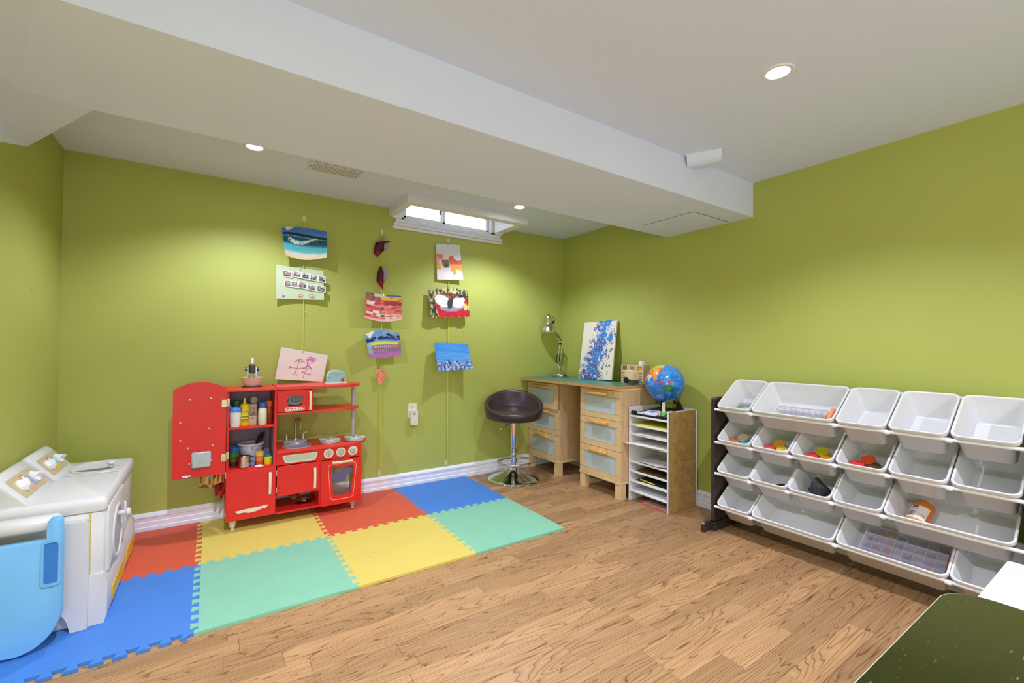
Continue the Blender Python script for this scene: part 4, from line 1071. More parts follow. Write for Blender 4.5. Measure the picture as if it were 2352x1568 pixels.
# curled dark papers
def curl(label, base, pts_l, pts_r, roll):
    r = empty('curled_paper', base, label, 'paper', 'pictures hung on the cords')
    n = len(pts_l) - 1
    cvx = Cv(50, 70, (84, 12, 44)); q1 = cvx.noise(6, 10, int(-base[0] * 100 + base[2] * 10)); cvx.mask(q1 > .6, (50, 6, 40), .8); cvx.mask(cvx.Y > .72, (140, 24, 46), .8); fc = cvx.fn()
    def edge(P, v):
        t = v * n; i = min(n - 1, int(t)); q = t - i
        return Vector((P[i][0] * (1 - q) + P[i + 1][0] * q, 0, P[i][1] * (1 - q) + P[i + 1][1] * q))
    def pos(u, v):
        a = edge(pts_l, 1 - v); c = edge(pts_r, 1 - v); p = a.lerp(c, u)
        return (base[0] + p.x, base[1] - .012 - .030 * math.sin(PI * u) ** .7 * (.4 + v), base[2] + p.z)
    MB().grid(pos, 30, 40, fc).build('sheet', PRINT(), r, recalc=False)
    def back(u, v):
        a = pos(1, .25 + .75 * v); w = .030 * math.sin(PI * min(1, v * 1.0) * .8)
        return (a[0] + w * u, a[1] - .010 * u, a[2] + .004 * u)
    MB().grid(back, 6, 20).build('folded_back', mat('paper_pink_back', (190, 160, 186), rough=.7), r, recalc=False)
    return r
r = curl('dark plum curled paper at the very top of the middle string', (-1.79, -.004, 1.72), [(-.03, .105), (-.04, .06), (-.045, .03), (-.02, .0)], [(.075, .125), (.035, .105), (.035, .055), (-.015, .0)], 1)
MB().grid(lambda u, v: (-1.822 + .055 * v + .022 * u, -.012 - .016 * math.sin(PI * u), 1.795 + .082 * v + .006 * u), 8, 10).build('folded_back', mat('paper_pink_back'), r, recalc=False)
curl('dark plum curled paper with a red tip, second on the middle string', (-1.79, -.004, 1.485), [(.0, .165), (-.015, .11), (-.020, .06), (.025, .0)], [(.008, .165), (.035, .125), (.032, .06), (.030, .0)], 1)
cv = Cv(50, 90, (240, 160, 120)); cv.ell(.5, .38, .38, .28, (224, 110, 110), 1, .1); cv.ell(.5, .38, .28, .2, (244, 150, 90)); cv.mask(cv.noise(20, 30, 4) > .7, (214, 90, 100), .6)
sheet('small pink and orange footprint cut-out hanging near the bottom of the middle string', (-1.808, .905), (-1.728, .895), (-1.758, .790), (-1.790, .790), cv, lambda u, v: .004 + .008 * math.sin(PI * u), nu=36, nv=56, name='paper_cutout', cat='paper cut-out', zf=lambda u, v: -.012 * abs(2 * u - 1) ** 2 * v)
# right string
cv = Cv(110, 150, (214, 218, 222)); n1 = cv.noise(6, 8, 81); cv.mask(cv.Y > .78, (230, 222, 220)); n2 = cv.noise(9, 4, 5)
cv.mask((cv.X > .48) & (cv.Y > .40 + .05 * np.sin(cv.X * 9)) & (cv.Y < .60), (214, 78, 56)); cv.mask((cv.X > .52) & (cv.Y > .56) & (cv.Y < .74 + .03 * np.sin(cv.X * 14)), (236, 150, 56)); cv.mask((cv.X > .62) & (cv.X < .76) & (cv.Y > .7) & (cv.Y < .84), (240, 160, 40)); cv.ell(.62, .36, .08, .05, (216, 90, 74)); cv.mask((cv.X > .88) & (cv.Y > .70) & (cv.Y < .75), (240, 190, 40))
cv.ell(.12, .36, .15, .09, (226, 130, 120)); cv.mask((cv.X < .10) & (cv.Y > .36) & (cv.Y < .56), (232, 160, 150)); cv.mask((cv.X < .16) & (cv.Y > .56) & (cv.Y < .72), (236, 160, 50)); cv.poly([(.16, .42), (.50, .40), (.56, .72), (.20, .76)], (206, 208, 212)); cv.poly([(.20, .45), (.50, .44), (.52, .60), (.46, .66), (.28, .66), (.22, .58)], (122, 96, 58)); cv.ell(.38, .60, .06, .06, (60, 40, 40)); cv.ell(.38, .47, .05, .03, (190, 70, 50))
sheet('white sheet with orange and red watercolour and brown pot, just below the window', (-1.340, 1.880), (-1.128, 1.895), (-1.102, 1.610), (-1.326, 1.596), cv, lambda u, v: .004 + .020 * u * (1 - v), nu=72, nv=100)
cv = Cv(150, 110, (196, 192, 120)); n1 = cv.noise(30, 9, 91); n2 = cv.noise(14, 14, 92); n4 = cv.noise(50, 40, 93)
cv.mask((n1 > .55), (40, 40, 34), .9); cv.poly([(.17, .14), (.55, .10), (.95, .30), (.97, .96), (.22, 1.0), (.12, .50)], (176, 26, 36)); cv.mask((cv.X > .30) & (cv.X < .72) & (cv.Y > .14) & (cv.Y < .26), (80, 34, 30))
_n = cv.noise(9, 9, 96); _m = cv.noise(22, 16, 97)
cv.mask((((cv.X - .54) / .30) ** 2 + ((cv.Y - .60) / .19) ** 2 < .75 + .5 * _n), (150, 160, 182), .9)
cv.mask((((cv.X - .33 - .10 * (cv.Y - .36)) / .19) ** 2 + ((cv.Y - .38 - .25 * (cv.X - .33)) / .23) ** 2 < .65 + .45 * _n + .15 * _m) & (cv.X < .52), (234, 232, 228))
cv.mask((((cv.X - .73) / .17) ** 2 + ((cv.Y - .43 + .25 * (cv.X - .73)) / .22) ** 2 < .65 + .45 * _n + .15 * _m) & (cv.X > .56), (234, 232, 228)); cv.mask((n4 > .72) & (cv.X > .15) & (cv.X < .9) & (cv.Y < .55) & (cv.Y > .15), (170, 166, 150), .7)
cv.poly([(.46, .36), (.56, .26), (.60, .36), (.54, .66), (.46, .70), (.44, .50)], (44, 44, 42)); cv.ell(.90, .62, .06, .14, (226, 190, 110)); cv.mask((cv.Y > .78) & (cv.X > .2) & (n2 > .3), (200, 24, 40)); cv.mask((cv.X > .70) & (cv.Y < .26) & (n2 > .45), (36, 36, 30)); cv.mask((cv.X < .13) & (n4 > .5), (40, 40, 40), .9)
sheet('ragged-edged collage of white wings on red and black, middle of the right string', (-1.405, 1.500), (-1.060, 1.522), (-1.045, 1.312), (-1.398, 1.290), cv, lambda u, v: .014 + .010 * math.sin(u * 9) ** 2 + .020 * (1 - v), zf=lambda u, v: (v ** 8) * (.020 * math.sin(PI * u) + .004 * math.sin(u * 71) + .003 * math.sin(u * 37)) + ((1 - v) ** 8) * (.003 * math.sin(u * 53) + .002 * math.sin(u * 97)), nu=110, nv=80)
cv = Cv(150, 112, (60, 140, 222)); n1 = cv.noise(3, 24, 101); n2 = cv.noise(16, 12, 102); cv.mask(np.clip(cv.Y * 1.1, 0, 1), (120, 184, 236), .8); cv.mask(n1 > .6, (50, 124, 212), .5)
for k_, (b0, amp, fr) in enumerate(((.74, .12, 4.2), (.80, .10, 6.3), (.88, .09, 8.7))):
    ph = (cv.X * fr + k_ * .37) % 1.0; hh = b0 - amp * (1 - np.abs(ph * 2 - 1)) * (.6 + .5 * cv.noise(5, 2, 140 + k_)) + .03 * (cv.noise(30, 8, 150 + k_) - .5)
    below = cv.Y > hh; lit = (ph < .5) ^ (cv.noise(34, 28, 160 + k_) > .66)
    cv.mask(below, ((70, 84, 150), (44, 92, 178), (50, 96, 176))[k_]); cv.mask(below & lit, (206, 216, 236), .9); cv.mask(below & ~lit & (cv.noise(20, 18, 170 + k_) > .6), (34, 50, 110), .8)
    cv.mask(below & (cv.Y < hh + .02), (110, 100, 150), .6)
sheet('blue sky painting above snowy mountain tops, lowest on the right string', (-1.360, 1.093), (-1.062, 1.085), (-1.040, .892), (-1.348, .880), cv, lambda u, v: .006 + .05 * (2 * u - 1) ** 2 * .6 + .050 * (1 - v), zf=lambda u, v: .010 * math.sin(PI * u) * v - .004 * math.sin(PI * u))

# ------------------------------------------------------------------ socket with plugged-in night light
r = empty('wall_outlet', (-1.515, 0, .52), 'cream wall socket with a plugged-in night light, between the middle and right picture strings', 'socket')
OUT = mat('outlet_cream', (226, 222, 204), rough=.35)
b = MB(); b.prism(rrect(-1.549, .520, -1.481, .630, .005), 'y', -.006, -.0003); b.build('plate', OUT, r)
b = MB(); b.box(-1.524, -.0075, .600, -1.521, -.006, .609); b.box(-1.511, -.0075, .600, -1.508, -.006, .609); b.cyl((-1.516, -.0075, .592), (-1.516, -.006, .592), .0025, n=8); b.build('sockets', DARK, r)
b = MB(); b.loft([rrect(-1.535, .466, -1.480, .580, .010, 4)], False, False); b = MB(); b.prism(rrect(-1.536, .466, -1.480, .582, .010), 'y', -.032, -.006); nl = b.build('night_light', OUT, r, ang=60)
b = MB(); b.lathe([(.0001, -.0335), (.006, -.0335), (.0085, -.0345), (.0095, -.032)], (-1.508, 0, .553), n=18, axis='y'); b.build('sensor', mat('sensor_grey', (150, 146, 144), rough=.3), nl)
# tiny nail left in the left wall
b = MB(); b.tube([(X0, -.46, 1.315), (X0 + .012, -.46, 1.315), (X0 + .020, -.457, 1.318)], .003, 6); b.thing('nail', mat('nail_brass', (190, 190, 100), rough=.4), 'tiny bent nail in the green left wall', 'nail')

# ------------------------------------------------------------------ bar stool
SX, SY = -.745, -.262
st = empty('bar_stool', (SX, SY, 0), 'low swivel bar stool with dark brown padded bucket seat and chrome trumpet base', 'stool')
LEA = mat('brown_leather', (58, 44, 46), rough=.34, noise=.06, nscale=60, bump=.12, bscale=160)
bk = math.radians(58); nseg = 64; rings = []
def seat_prof(th):
    c = math.cos(th); s_ = (.5 + .5 * c)
    h = .551 + .150 * (s_ ** 1.25) ; e = 1 + .03 * (1 - s_)
    return [(.06, .478), (.15, .478), (.188, .482), (.208 * e, .492), (.224 * e, .508), (.233 * e, max(.522, h - .030)), (.235 * e, h - .012), (.229 * e, h - .002), (.219, max(h + .001, .556)), (.208, max(h - .006, .562)),
            (.199, max(h - .022, .565)), (.192 - .012 * s_, .566 + .10 * max(0, h - .58)), (.172 - .01 * s_, .564), (.13, .565), (.07, .564)]
P_ = [seat_prof(2 * PI * i / nseg) for i in range(nseg)]
for j in range(len(P_[0])):
    rings.append([(SX + P_[i][j][0] * math.cos(bk + 2 * PI * i / nseg), SY + P_[i][j][0] * math.sin(bk + 2 * PI * i / nseg), P_[i][j][1]) for i in range(nseg)])
MB().loft(rings).build('seat', LEA, st, ang=75)
b = MB(); b.tube([(SX + .194 * math.cos(bk + t), SY + .194 * math.sin(bk + t), 0.568) for t in [-1.9 + 3.8 * i / 30 for i in range(31)]], .0016, 5); b.build('seam', mat('seam_dark', (34, 24, 24), rough=.6), st)
b = MB(); b.lathe([(.024, .215), (.0255, .218), (.0255, .462), (.07, .470), (.07, .478)], (SX, SY, 0), n=28); b.build('upper_tube', CHROME, st, ang=50)
b = MB(); b.lathe([(.022, .10), (.022, .195), (.027, .197), (.027, .214), (.021, .216)], (SX, SY, 0), n=28); b.build('lower_tube', CHROME, st, ang=50)
b = MB(); b.lathe([(.200, .001), (.206, .004), (.203, .010), (.175, .020), (.125, .036), (.080, .054), (.050, .074), (.036, .094), (.030, .104), (.026, .106)], (SX, SY, 0), n=56); b.build('base', CHROME, st, ang=60)
fx, fy = SX - .012, SY - .045
b = MB(); b.tube([(fx + .150 * math.cos(t), fy + .118 * math.sin(t), .152) for t in [2 * PI * i / 40 for i in range(40)]], .0075, 10, closed=True); b.cyl((SX, SY, .139), (SX, SY, .165), .030, n=24)
b.build('footrest', CHROME, st, ang=60)
b = MB(); b.tube([(SX - .01, SY - .02, .474), (SX - .085, SY - .05, .452), (SX - .155, SY - .030, .418)], .0045, 8); b.build('lever', CHROME, st)

# ------------------------------------------------------------------ desk: two drawer units and a board across them
BEE = wood_mat('birch_veneer', (216, 184, 134), (226, 198, 150), (3, 8, 3), rough=.42)
BEV = wood_mat('birch_upright', (204, 168, 124), (220, 188, 144), (20, 20, 2.2), rough=.45)
HON = mat('honey_handle', (222, 170, 84), rough=.4, noise=.06, nscale=40)
FRO = mat('frosted_panel', (188, 200, 204), rough=.28, noise=.01)
def unit(y0, label, pulled):
    y1 = y0 - .405
    r = empty('drawer_unit', (-.21, (y0 + y1) / 2, 0), label, 'drawer unit', 'birch drawer units under the desk board')
    b = MB()
    b.box(-.385, y0 - .016, .11, -.025, y0, .762); b.box(-.385, y1, .11, -.025, y1 + .016, .762); b.box(-.04, y1 + .016, .11, -.025, y0 - .016, .762)
    b.build('carcass', BEV, r, ang=30)
    MB().box(-.404, y1 - .003, .108, -.022, y0 + .003, .124, .002).build('plinth', BEE, r)
    MB().box(-.402, y1 - .003, .762, -.022, y0 + .003, .775, .002).build('top', BEE, r)
    for (x_, y_) in ((-.400, y0), (-.400, y1 + .052), (-.078, y0), (-.078, y1 + .052)):
        MB().box(x_, y_ - .052, .0005, x_ + .052, y_, .108, .002).build('leg', BEE, r)
    for k in range(3):
        z1 = .760 - k * .2125; z0 = z1 - .2095; dx = -.012 if (pulled and k == 0) else 0
        xf = -.402 + dx
        b = MB(); ya, yb = y0 - .002, y1 + .002
        b.ringprism([(ya, z1), (yb, z1), (yb, z0), (ya, z0)], [(ya - .046, z1 - .046), (yb + .046, z1 - .046), (yb + .046, z0 + .042), (ya - .046, z0 + .042)], 'x', xf, xf + .016)
        d_ = b.build('drawer', BEE, r)
        b = MB()
        for zz in (z1 - .046, z0 + .042): b.box(xf - .0006, ya, zz - .0008, xf + .0002, yb, zz + .0008)
        b.build('rail_joint', mat('joint_shadow', (150, 120, 80), rough=.8), d_)
        MB().box(xf + .006, yb + .044, z0 + .040, xf + .010, ya - .044, z1 - .044).build('panel', FRO, d_)
        MB().box(xf - .030, y0 - .112, z1 - .036, xf, y0 - .286, z1 - .018, .003).build('handle', HON, d_)
    return r
unit(-.008, 'birch drawer unit with frosted fronts in the corner beside the bar stool', True)
unit(-.668, 'birch drawer unit with frosted fronts beside the white paper organiser', False)
r = empty('desk_board', (-.23, -.5, .7755), 'board with a scuffed green top and bare wooden edge lying across the two drawer units', 'desk top')
dk = [(-.492, -.012), (-.430, -1.045), (-.022, -1.045), (-.022, -.012)]
MB().prism(dk, 'z', .7755, .797).build('board', wood_mat('ply_edge', (170, 124, 70), (214, 176, 118), (30, 30, 60), rough=.6), r)
GT = mat('green_desk_top', (74, 134, 116), rough=.4, noise=.10, nscale=14)
MB().prism([(-.488, -.014), (-.427, -1.042), (-.0225, -1.042), (-.0225, -.014)], 'z', .7972, .7984).build('green_surface', GT, r)
DZ = .7986
# lamp
ALU = mat('brushed_alu', (206, 206, 196), rough=.22, metal=1., noise=.03)
LB = (-.135, -.125); RV = Vector((.842, -.540, 0)); 
def LP(s_, z, f=0): return (LB[0] + RV.x * s_ - .540 * f * 1.0, LB[1] + RV.y * s_ - .842 * f, z)
r = empty('desk_lamp', (LB[0], LB[1], DZ), 'brushed metal spring-arm desk lamp with a bell shade in the corner of the desk', 'lamp')
b = MB(); b.lathe([(.077, DZ), (.079, DZ + .003), (.079, DZ + .008), (.074, DZ + .009), (.074, DZ + .012), (.078, DZ + .013), (.078, DZ + .019), (.073, DZ + .020), (.073, DZ + .023), (.076, DZ + .024), (.074, DZ + .028), (.0001, DZ + .030)], (LB[0], LB[1], 0), n=44); b.build('base', ALU, r)
b = MB(); b.tube([LP(0, DZ + .028), LP(0, DZ + .075)], .006, 10); b.build('stem', ALU, r)
b = MB()
for o1 in (-.012, .010): b.tube([LP(-.012 + o1, .900), LP(.008 + o1, 1.110)], .0032, 8)
b.tube([LP(-.004, DZ + .07), LP(-.016, .905)], .006, 8)
b.build('lower_arm', ALU, r)
b = MB()
b.tube([LP(-.020, 1.005), LP(-.034, .955), LP(-.024, .925)], .0045, 6); b.tube([LP(.000, 1.005), LP(-.006, .945)], .0045, 6)
b.build('spring', DARK, r)
b = MB(); b.box(*[v for v in (LP(-.010, 1.100)[0] - .010, LP(-.010, 1.1)[1] - .010, 1.092, LP(.012, 1.1)[0] + .008, LP(.012, 1.1)[1] + .010, 1.106)], .002); b.build('elbow', DARK, r)
b = MB(); b.tube([LP(.004, 1.115), LP(-.060, 1.300)], .0035, 8); b.tube([LP(-.010, 1.110), LP(-.076, 1.285)], .0035, 8); b.build('upper_arm', ALU, r)
b = MB(); b.tube([LP(.008, 1.130), LP(-.030, 1.195)], .0048, 6); b.tube([LP(-.018, 1.150), LP(-.048, 1.205)], .0036, 6); b.build('spring', DARK, r)
b = MB(); b.tube([LP(-.050, 1.300), LP(-.056, 1.335), LP(-.070, 1.345), LP(-.084, 1.330)], .0028, 6); b.tube([LP(.004, 1.135), LP(.018, 1.130), LP(.014, 1.105)], .0025, 6); b.tube([LP(.003, .880), LP(.022, .850), LP(.045, DZ + .03)], .0022, 6); b.build('cable', DARK, r)
b = MB(); b.box(LP(-.066, 1.3)[0] - .010, LP(-.066, 1.3)[1] - .008, 1.285, LP(-.066, 1.3)[0] + .010, LP(-.066, 1.3)[1] + .008, 1.310, .003); b.build('head_joint', DARK, r)
sc_ = LP(-.112, 0, .02)
b = MB(); b.lathe([(.074, 1.206), (.074, 1.209), (.068, 1.225), (.058, 1.248), (.044, 1.268), (.030, 1.276), (.029, 1.290), (.028, 1.325), (.022, 1.352), (.012, 1.362), (.0001, 1.363)], (sc_[0], sc_[1], 0), n=40, caps=False)
b.build('shade', ALU, r, ang=60)
b = MB(); b.lathe([(.0718, 1.2075), (.066, 1.224), (.056, 1.246), (.042, 1.264), (.0001, 1.270)], (sc_[0], sc_[1], 0), n=40, caps=False); b.build('shade_lining', mat('lining_white', (230, 230, 220), rough=.4), r)
b = MB(); b.cyl((sc_[0], sc_[1], 1.361), (sc_[0], sc_[1], 1.374), .003, n=8); b.build('switch', DARK, r)
b = MB(); b.lathe([(.010, 1.262), (.012, 1.245), (.022, 1.228), (.022, 1.220), (.0001, 1.210)], (sc_[0], sc_[1], 0), n=20); b.build('bulb', WHITE, r)
# canvas leaning on the wall
cv = Cv(170, 220, (232, 226, 208)); n1 = cv.noise(14, 18, 120); n2 = cv.noise(34, 44, 121); n3 = cv.noise(5, 6, 122); n4 = cv.noise(70, 90, 123)
ax_ = 1 - np.abs((cv.X - (.72 - .42 * cv.Y)) / (.30 + .16 * cv.Y))
m_ = np.clip(ax_, -1, 1) * .75 + n1 * .55 + n2 * .35 + .09
cv.mask(m_ > .80, (150, 180, 226)); cv.mask((m_ > .92) & (n2 > .3), (50, 130, 214)); cv.mask((m_ > .86) & (n1 > .52) & (n4 > .4), (66, 60, 120)); cv.mask((m_ > .95) & (n3 > .55) & (n2 > .45), (90, 50, 110)); cv.mask((m_ > .8) & (n4 > .72), (236, 232, 226)); cv.mask((m_ > 1.0) & (n1 < .45), (40, 120, 210), .9)
cv.ell(.86, .30, .07, .07, (50, 130, 210), .9); cv.mask((m_ > .7) & (m_ < .78) & (n2 > .6), (70, 50, 80))
f = cv.fn()
r = empty('canvas_painting', (-.12, -.55, DZ), 'white canvas with blue and purple dabs leaning against the wall on the desk', 'painting')
a0 = Vector((-.128, -.360, DZ)); a1 = Vector((-.128, -.735, DZ + .012)); up = Vector((.100, .035, .490)); th = Vector((.017, .004, -.004))
def cvp(u, v, q=0): return a0 + (a1 - a0) * u + up * v + th * q
cs = [cvp(u, v, q) for q in (.02, 1) for (u, v) in ((0, 0), (1, 0), (1, 1), (0, 1))]
MB().add([tuple(c) for c in cs], [(0, 1, 2, 3), (4, 7, 6, 5), (0, 4, 5, 1), (1, 5, 6, 2), (2, 6, 7, 3), (3, 7, 4, 0)]).build('stretcher', mat('canvas_edge', (230, 222, 200), rough=.7), r)
MB().grid(lambda u, v: tuple(cvp(u, v, 0)), 120, 156, f).build('painted_face', PRINT(), r, recalc=False)
# desk organiser
r = empty('pen_organiser', (-.085, -.93, DZ), 'pale wooden slatted desk organiser against the wall behind the globe', 'organiser')
ORW = mat('organiser_wood', (226, 204, 164), rough=.5)
for k, ya in enumerate((-.832, -.903, -.972)):
    b = MB(); yb = ya - .066
    b.ringprism(rrect(yb, DZ, ya, DZ + .142, .008), rrect(yb + .010, DZ + .10, ya - .010, DZ + .134, .003), 'x', -.125, -.119)
    b.build('front', ORW, r)
    b = MB()
    for z in (.020, .040, .060, .080): b.box(-.1265, yb + .010, DZ + z - .003, -.1245, ya - .010, DZ + z + .004)
    b.build('slat_gap', mat('slat_shadow', (150, 112, 80), rough=.8), r)
b = MB(); b.box(-.119, -.832, DZ, -.045, -.826, DZ + .142); b.box(-.119, -1.038, DZ, -.045, -1.034, DZ + .142); b.box(-.050, -1.034, DZ, -.045, -.832, DZ + .142); b.box(-.119, -1.034, DZ, -.05, -.832, DZ + .005)
b.build('box', mat('organiser_inner', (196, 160, 120), rough=.6), r)
b = MB(); b.box(-.112, -1.015, DZ + .006, -.075, -.985, DZ + .172, .003); b.thing('white_carton', WHITE, 'white item sticking up from the wooden desk organiser', 'box')
b = MB(); b.box(-.116, -1.030, DZ + .006, -.113, -.984, DZ + .128, .001); b.thing('yellow_card', mat('mustard_card', (214, 180, 60), rough=.6), 'yellow card in the right cell of the wooden desk organiser', 'card')
r = empty('sharpener_box', (-.20, -.99, DZ), 'pale wooden box-shaped desk tool with a black foot, tilted in front of the desk organiser', 'desk tool')
M_ = Matrix.Translation((-.205, -.995, DZ + .0)) @ Matrix.Rotation(math.radians(-8), 4, 'Z') @ Matrix.Rotation(math.radians(5), 4, 'X')
b = MB(); b.m = M_; b.box(-.030, -.045, .040, .030, .045, .105, .003); b.build('wooden_case', ORW, r)
b = MB(); b.m = M_; b.prism([(-.045, .0085), (.045, .0085), (.045, .040), (-.045, .040)], 'x', -.024, .028); b.build('base', mat('dark_olive_plastic', (74, 80, 58), rough=.4), r)
b = MB(); b.m = M_; b.box(-.036, .010, .008, -.024, .046, .052, .004); b.cyl((-.034, .010, .044), (-.026, .010, .044), .010, n=16); b.build('clip', DARK, r)

# ------------------------------------------------------------------ white paper organiser
OW = mat('organiser_white', (232, 232, 234), rough=.42, noise=.01)
r = empty('paper_organiser', (-.18, -1.24, 0), 'white eight-slot paper organiser with brown hardboard side, between desk and bin rack', 'organiser')
MB().box(-.330, -1.090, .0005, -.022, -1.082, .655, .001).build('side_panel', OW, r)
MB().box(-.330, -1.400, .0005, -.022, -1.391, .655, .001).build('side_panel', OW, r)
MB().box(-.030, -1.391, .06, -.024, -1.090, .655).build('back_panel', OW, r)
SH = (.588, .525, .461, .394, .268, .202, .135, .066)
for z in SH: MB().box(-.328, -1.391, z, -.030, -1.090, z + .013, .001).build('shelf', OW, r)
HB = wood_mat('hardboard', (160, 122, 62), (184, 146, 84), (9, 9, 9), rough=.7)
for z0, z1 in ((.0008, .328), (.330, .653)): MB().box(-.318, -1.4055, z0, -.034, -1.4003, z1, .0005).build('hardboard_side', HB, r)
b = MB(); b.box(-.325, -1.4035, .001, -.3185, -1.4003, .653); b.build('staple_edge', mat('edge_grey', (120, 112, 110), rough=.8, noise=.3, nscale=200), r)
MB().box(-.0335, -1.4075, .0008, -.0225, -1.4003, .652, .001).build('back_edge', OW, r)
def paper(name, label, pts, z, m, cat='paper', th=.0012, group=None):
    b = MB(); b.prism(pts, 'z', z, z + th); return b.thing(name, m, label, cat, group)
t = paper('folder', 'yellow-green folder lying in the second slot from the top of the white organiser', [(-.322, -1.110), (-.318, -1.385), (-.06, -1.38), (-.07, -1.11)], .5385, mat('folder_lime', (206, 204, 40), rough=.5), 'folder', .006)
paper('paper_sheet', 'white sheets stacked in the third slot of the white organiser', [(-.334, -1.16), (-.326, -1.385), (-.06, -1.38), (-.06, -1.13)], .4745, PAPER, 'paper', .002)
b = MB(); b.prism([(-.362, -1.035 - .0), (-.40, -1.040), (-.350, -1.335), (-.325, -1.385), (-.07, -1.388), (-.08, -1.095), (-.334, -1.095)], 'z', .4078, .4092)
b = MB(); b.prism([(-.385, -1.070), (-.350, -1.335), (-.325, -1.386), (-.07, -1.386), (-.08, -1.094), (-.334, -1.094)], 'z', .4078, .4092)
b.thing('paper_sheet', PAPER, 'large white sheet poking out past the left edge of the organiser at mid height', 'paper')
paper('paper_sheet', 'grey sketch on white paper with a corner hanging over, in the wide lower slot', [(-.330, -1.17), (-.345, -1.33), (-.310, -1.385), (-.06, -1.38), (-.10, -1.13)], .290, mat('sketch_paper', (216, 212, 208), rough=.7, noise=.12, nscale=30))
paper('picture_card', 'dark brown and orange printed card under the sketch in the wide lower slot', [(-.322, -1.19), (-.328, -1.38), (-.1, -1.38), (-.1, -1.15)], .2835, mat('card_brown', (150, 110, 96), rough=.6, noise=.6, nscale=22))
paper('picture_card', 'brown patterned picture lying in the third slot from the bottom of the organiser', [(-.325, -1.14), (-.322, -1.385), (-.08, -1.38), (-.1, -1.12)], .2195, mat('card_leopard', (104, 70, 40), rough=.5, noise=.8, nscale=60), 'picture', .003)
paper('folder', 'dark green folder under a yellow pencil in the second slot from the bottom', [(-.318, -1.13), (-.305, -1.385), (-.08, -1.38), (-.1, -1.12)], .1485, mat('folder_dark', (36, 56, 56), rough=.5), 'folder', .004)
b = MB(); b.tube([(-.300, -1.16, .158), (-.312, -1.275, .158)], .005, 8); b.cyl((-.312, -1.275, .158), (-.3128, -1.29, .158), .005, .0008, n=8); b.thing('pencil', YEL, 'yellow pencil lying on the dark folder in the organiser', 'pencil')
paper('paper_sheet', 'grey-brown paper on the floor under the lowest organiser shelf', [(-.315, -1.20), (-.315, -1.385), (-.1, -1.38), (-.1, -1.16)], .010, mat('paper_taupe', (160, 130, 120), rough=.7), 'paper', .010)
t = paper('paper_pad', 'pinkish red patterned pad on the floor under the organiser', [(-.322, -1.18), (-.325, -1.388), (-.12, -1.385), (-.12, -1.15)], .0008, mat('pad_red', (190, 90, 90), rough=.6, noise=.3, nscale=50), 'pad', .009)

# ------------------------------------------------------------------ globe
GC = Vector((-.170, -1.258, .829)); GR = .129
cv = Cv(360, 180, (40, 122, 216)); n1 = cv.noise(24, 12, 130); cv.mask(n1 > .55, (70, 156, 230), .8); cv.mask(cv.noise(60, 24, 131) > .7, (28, 100, 206), .7)
def ll(p): return [((lo + 180) / 360, (90 - la) / 180) for lo, la in p]
cv.poly(ll([(20, 70), (60, 72), (100, 77), (140, 73), (179, 69), (160, 60), (142, 54), (135, 44), (100, 48), (60, 48), (30, 50)]), (196, 204, 70))
cv.poly(ll([(70, 50), (100, 50), (128, 50), (135, 44), (126, 40), (122, 38), (121, 30), (114, 21), (106, 20), (100, 24), (86, 28), (74, 38)]), (236, 130, 50)); cv.ell((105 + 180) / 360, (90 - 40) / 180, .03, .05, (244, 170, 90), .8)
cv.poly(ll([(70, 36), (80, 30), (92, 27), (90, 21), (80, 14), (77, 8), (72, 20), (66, 25)]), (226, 206, 150)); cv.poly(ll([(95, 27), (106, 20), (109, 13), (104, 9), (100, 12), (103, 1), (98, 10), (94, 17)]), (232, 150, 60))
cv.poly(ll([(35, 48), (60, 45), (66, 25), (56, 25), (44, 12), (34, 30)]), (214, 170, 110)); cv.poly(ll([(-17, 15), (10, 36), (33, 31), (44, 11), (51, 11), (40, -10), (34, -25), (20, -35), (12, -10), (8, 4)]), (226, 190, 90))
cv.poly(ll([(114, -22), (113, -33), (118, -35), (124, -33), (131, -31), (138, -35), (146, -39), (150, -37), (153, -28), (146, -19), (142, -11), (139, -17), (136, -12), (130, -12), (126, -14), (122, -18)]), (44, 110, 66)); cv.ell((134 + 180) / 360, (90 + 24) / 180, .018, .03, (90, 140, 80), .7)
for lo, la, rx, ry, c in ((101, 0, 5, 3, (170, 50, 80)), (114, 1, 4.5, 4, (190, 50, 60)), (121, -2, 2.5, 3, (170, 60, 90)), (110, -7.5, 5, 1.4, (176, 56, 90)), (141, -5, 7, 3, (196, 60, 50)), (146, -7, 3, 2, (236, 160, 60)), (122, 12, 2, 5, (232, 150, 70)), (138, 36, 3, 5, (206, 70, 60)), (172, -42, 3, 5, (206, 190, 170)), (127, -7, 3, 1.2, (180, 60, 90)), (147, -42, 2, 2, (44, 110, 66))):
    cv.ell((lo + 180) / 360, (90 - la) / 180, rx / 360, ry / 180, c)
cv.rect(0, .90, 1, 1, (206, 200, 220)); cv.rect(0, 0, 1, .03, (226, 232, 240))
cv.poly(ll([(-170, 66), (-140, 70), (-95, 72), (-60, 52), (-80, 26), (-97, 18), (-110, 24), (-125, 45)]), (206, 120, 150)); cv.poly(ll([(-80, 8), (-50, 0), (-35, -8), (-55, -34), (-70, -54), (-80, -6)]), (214, 180, 70))
for la in (0, 23.5, -23.5): cv.mask(np.abs(cv.Y - (90 - la) / 180) < .0028, (190, 215, 245), .45)
f = cv.fn()
vw = (Vector(CAM) - GC).normalized()
lon0, lat0 = math.radians(127), math.radians(-6)
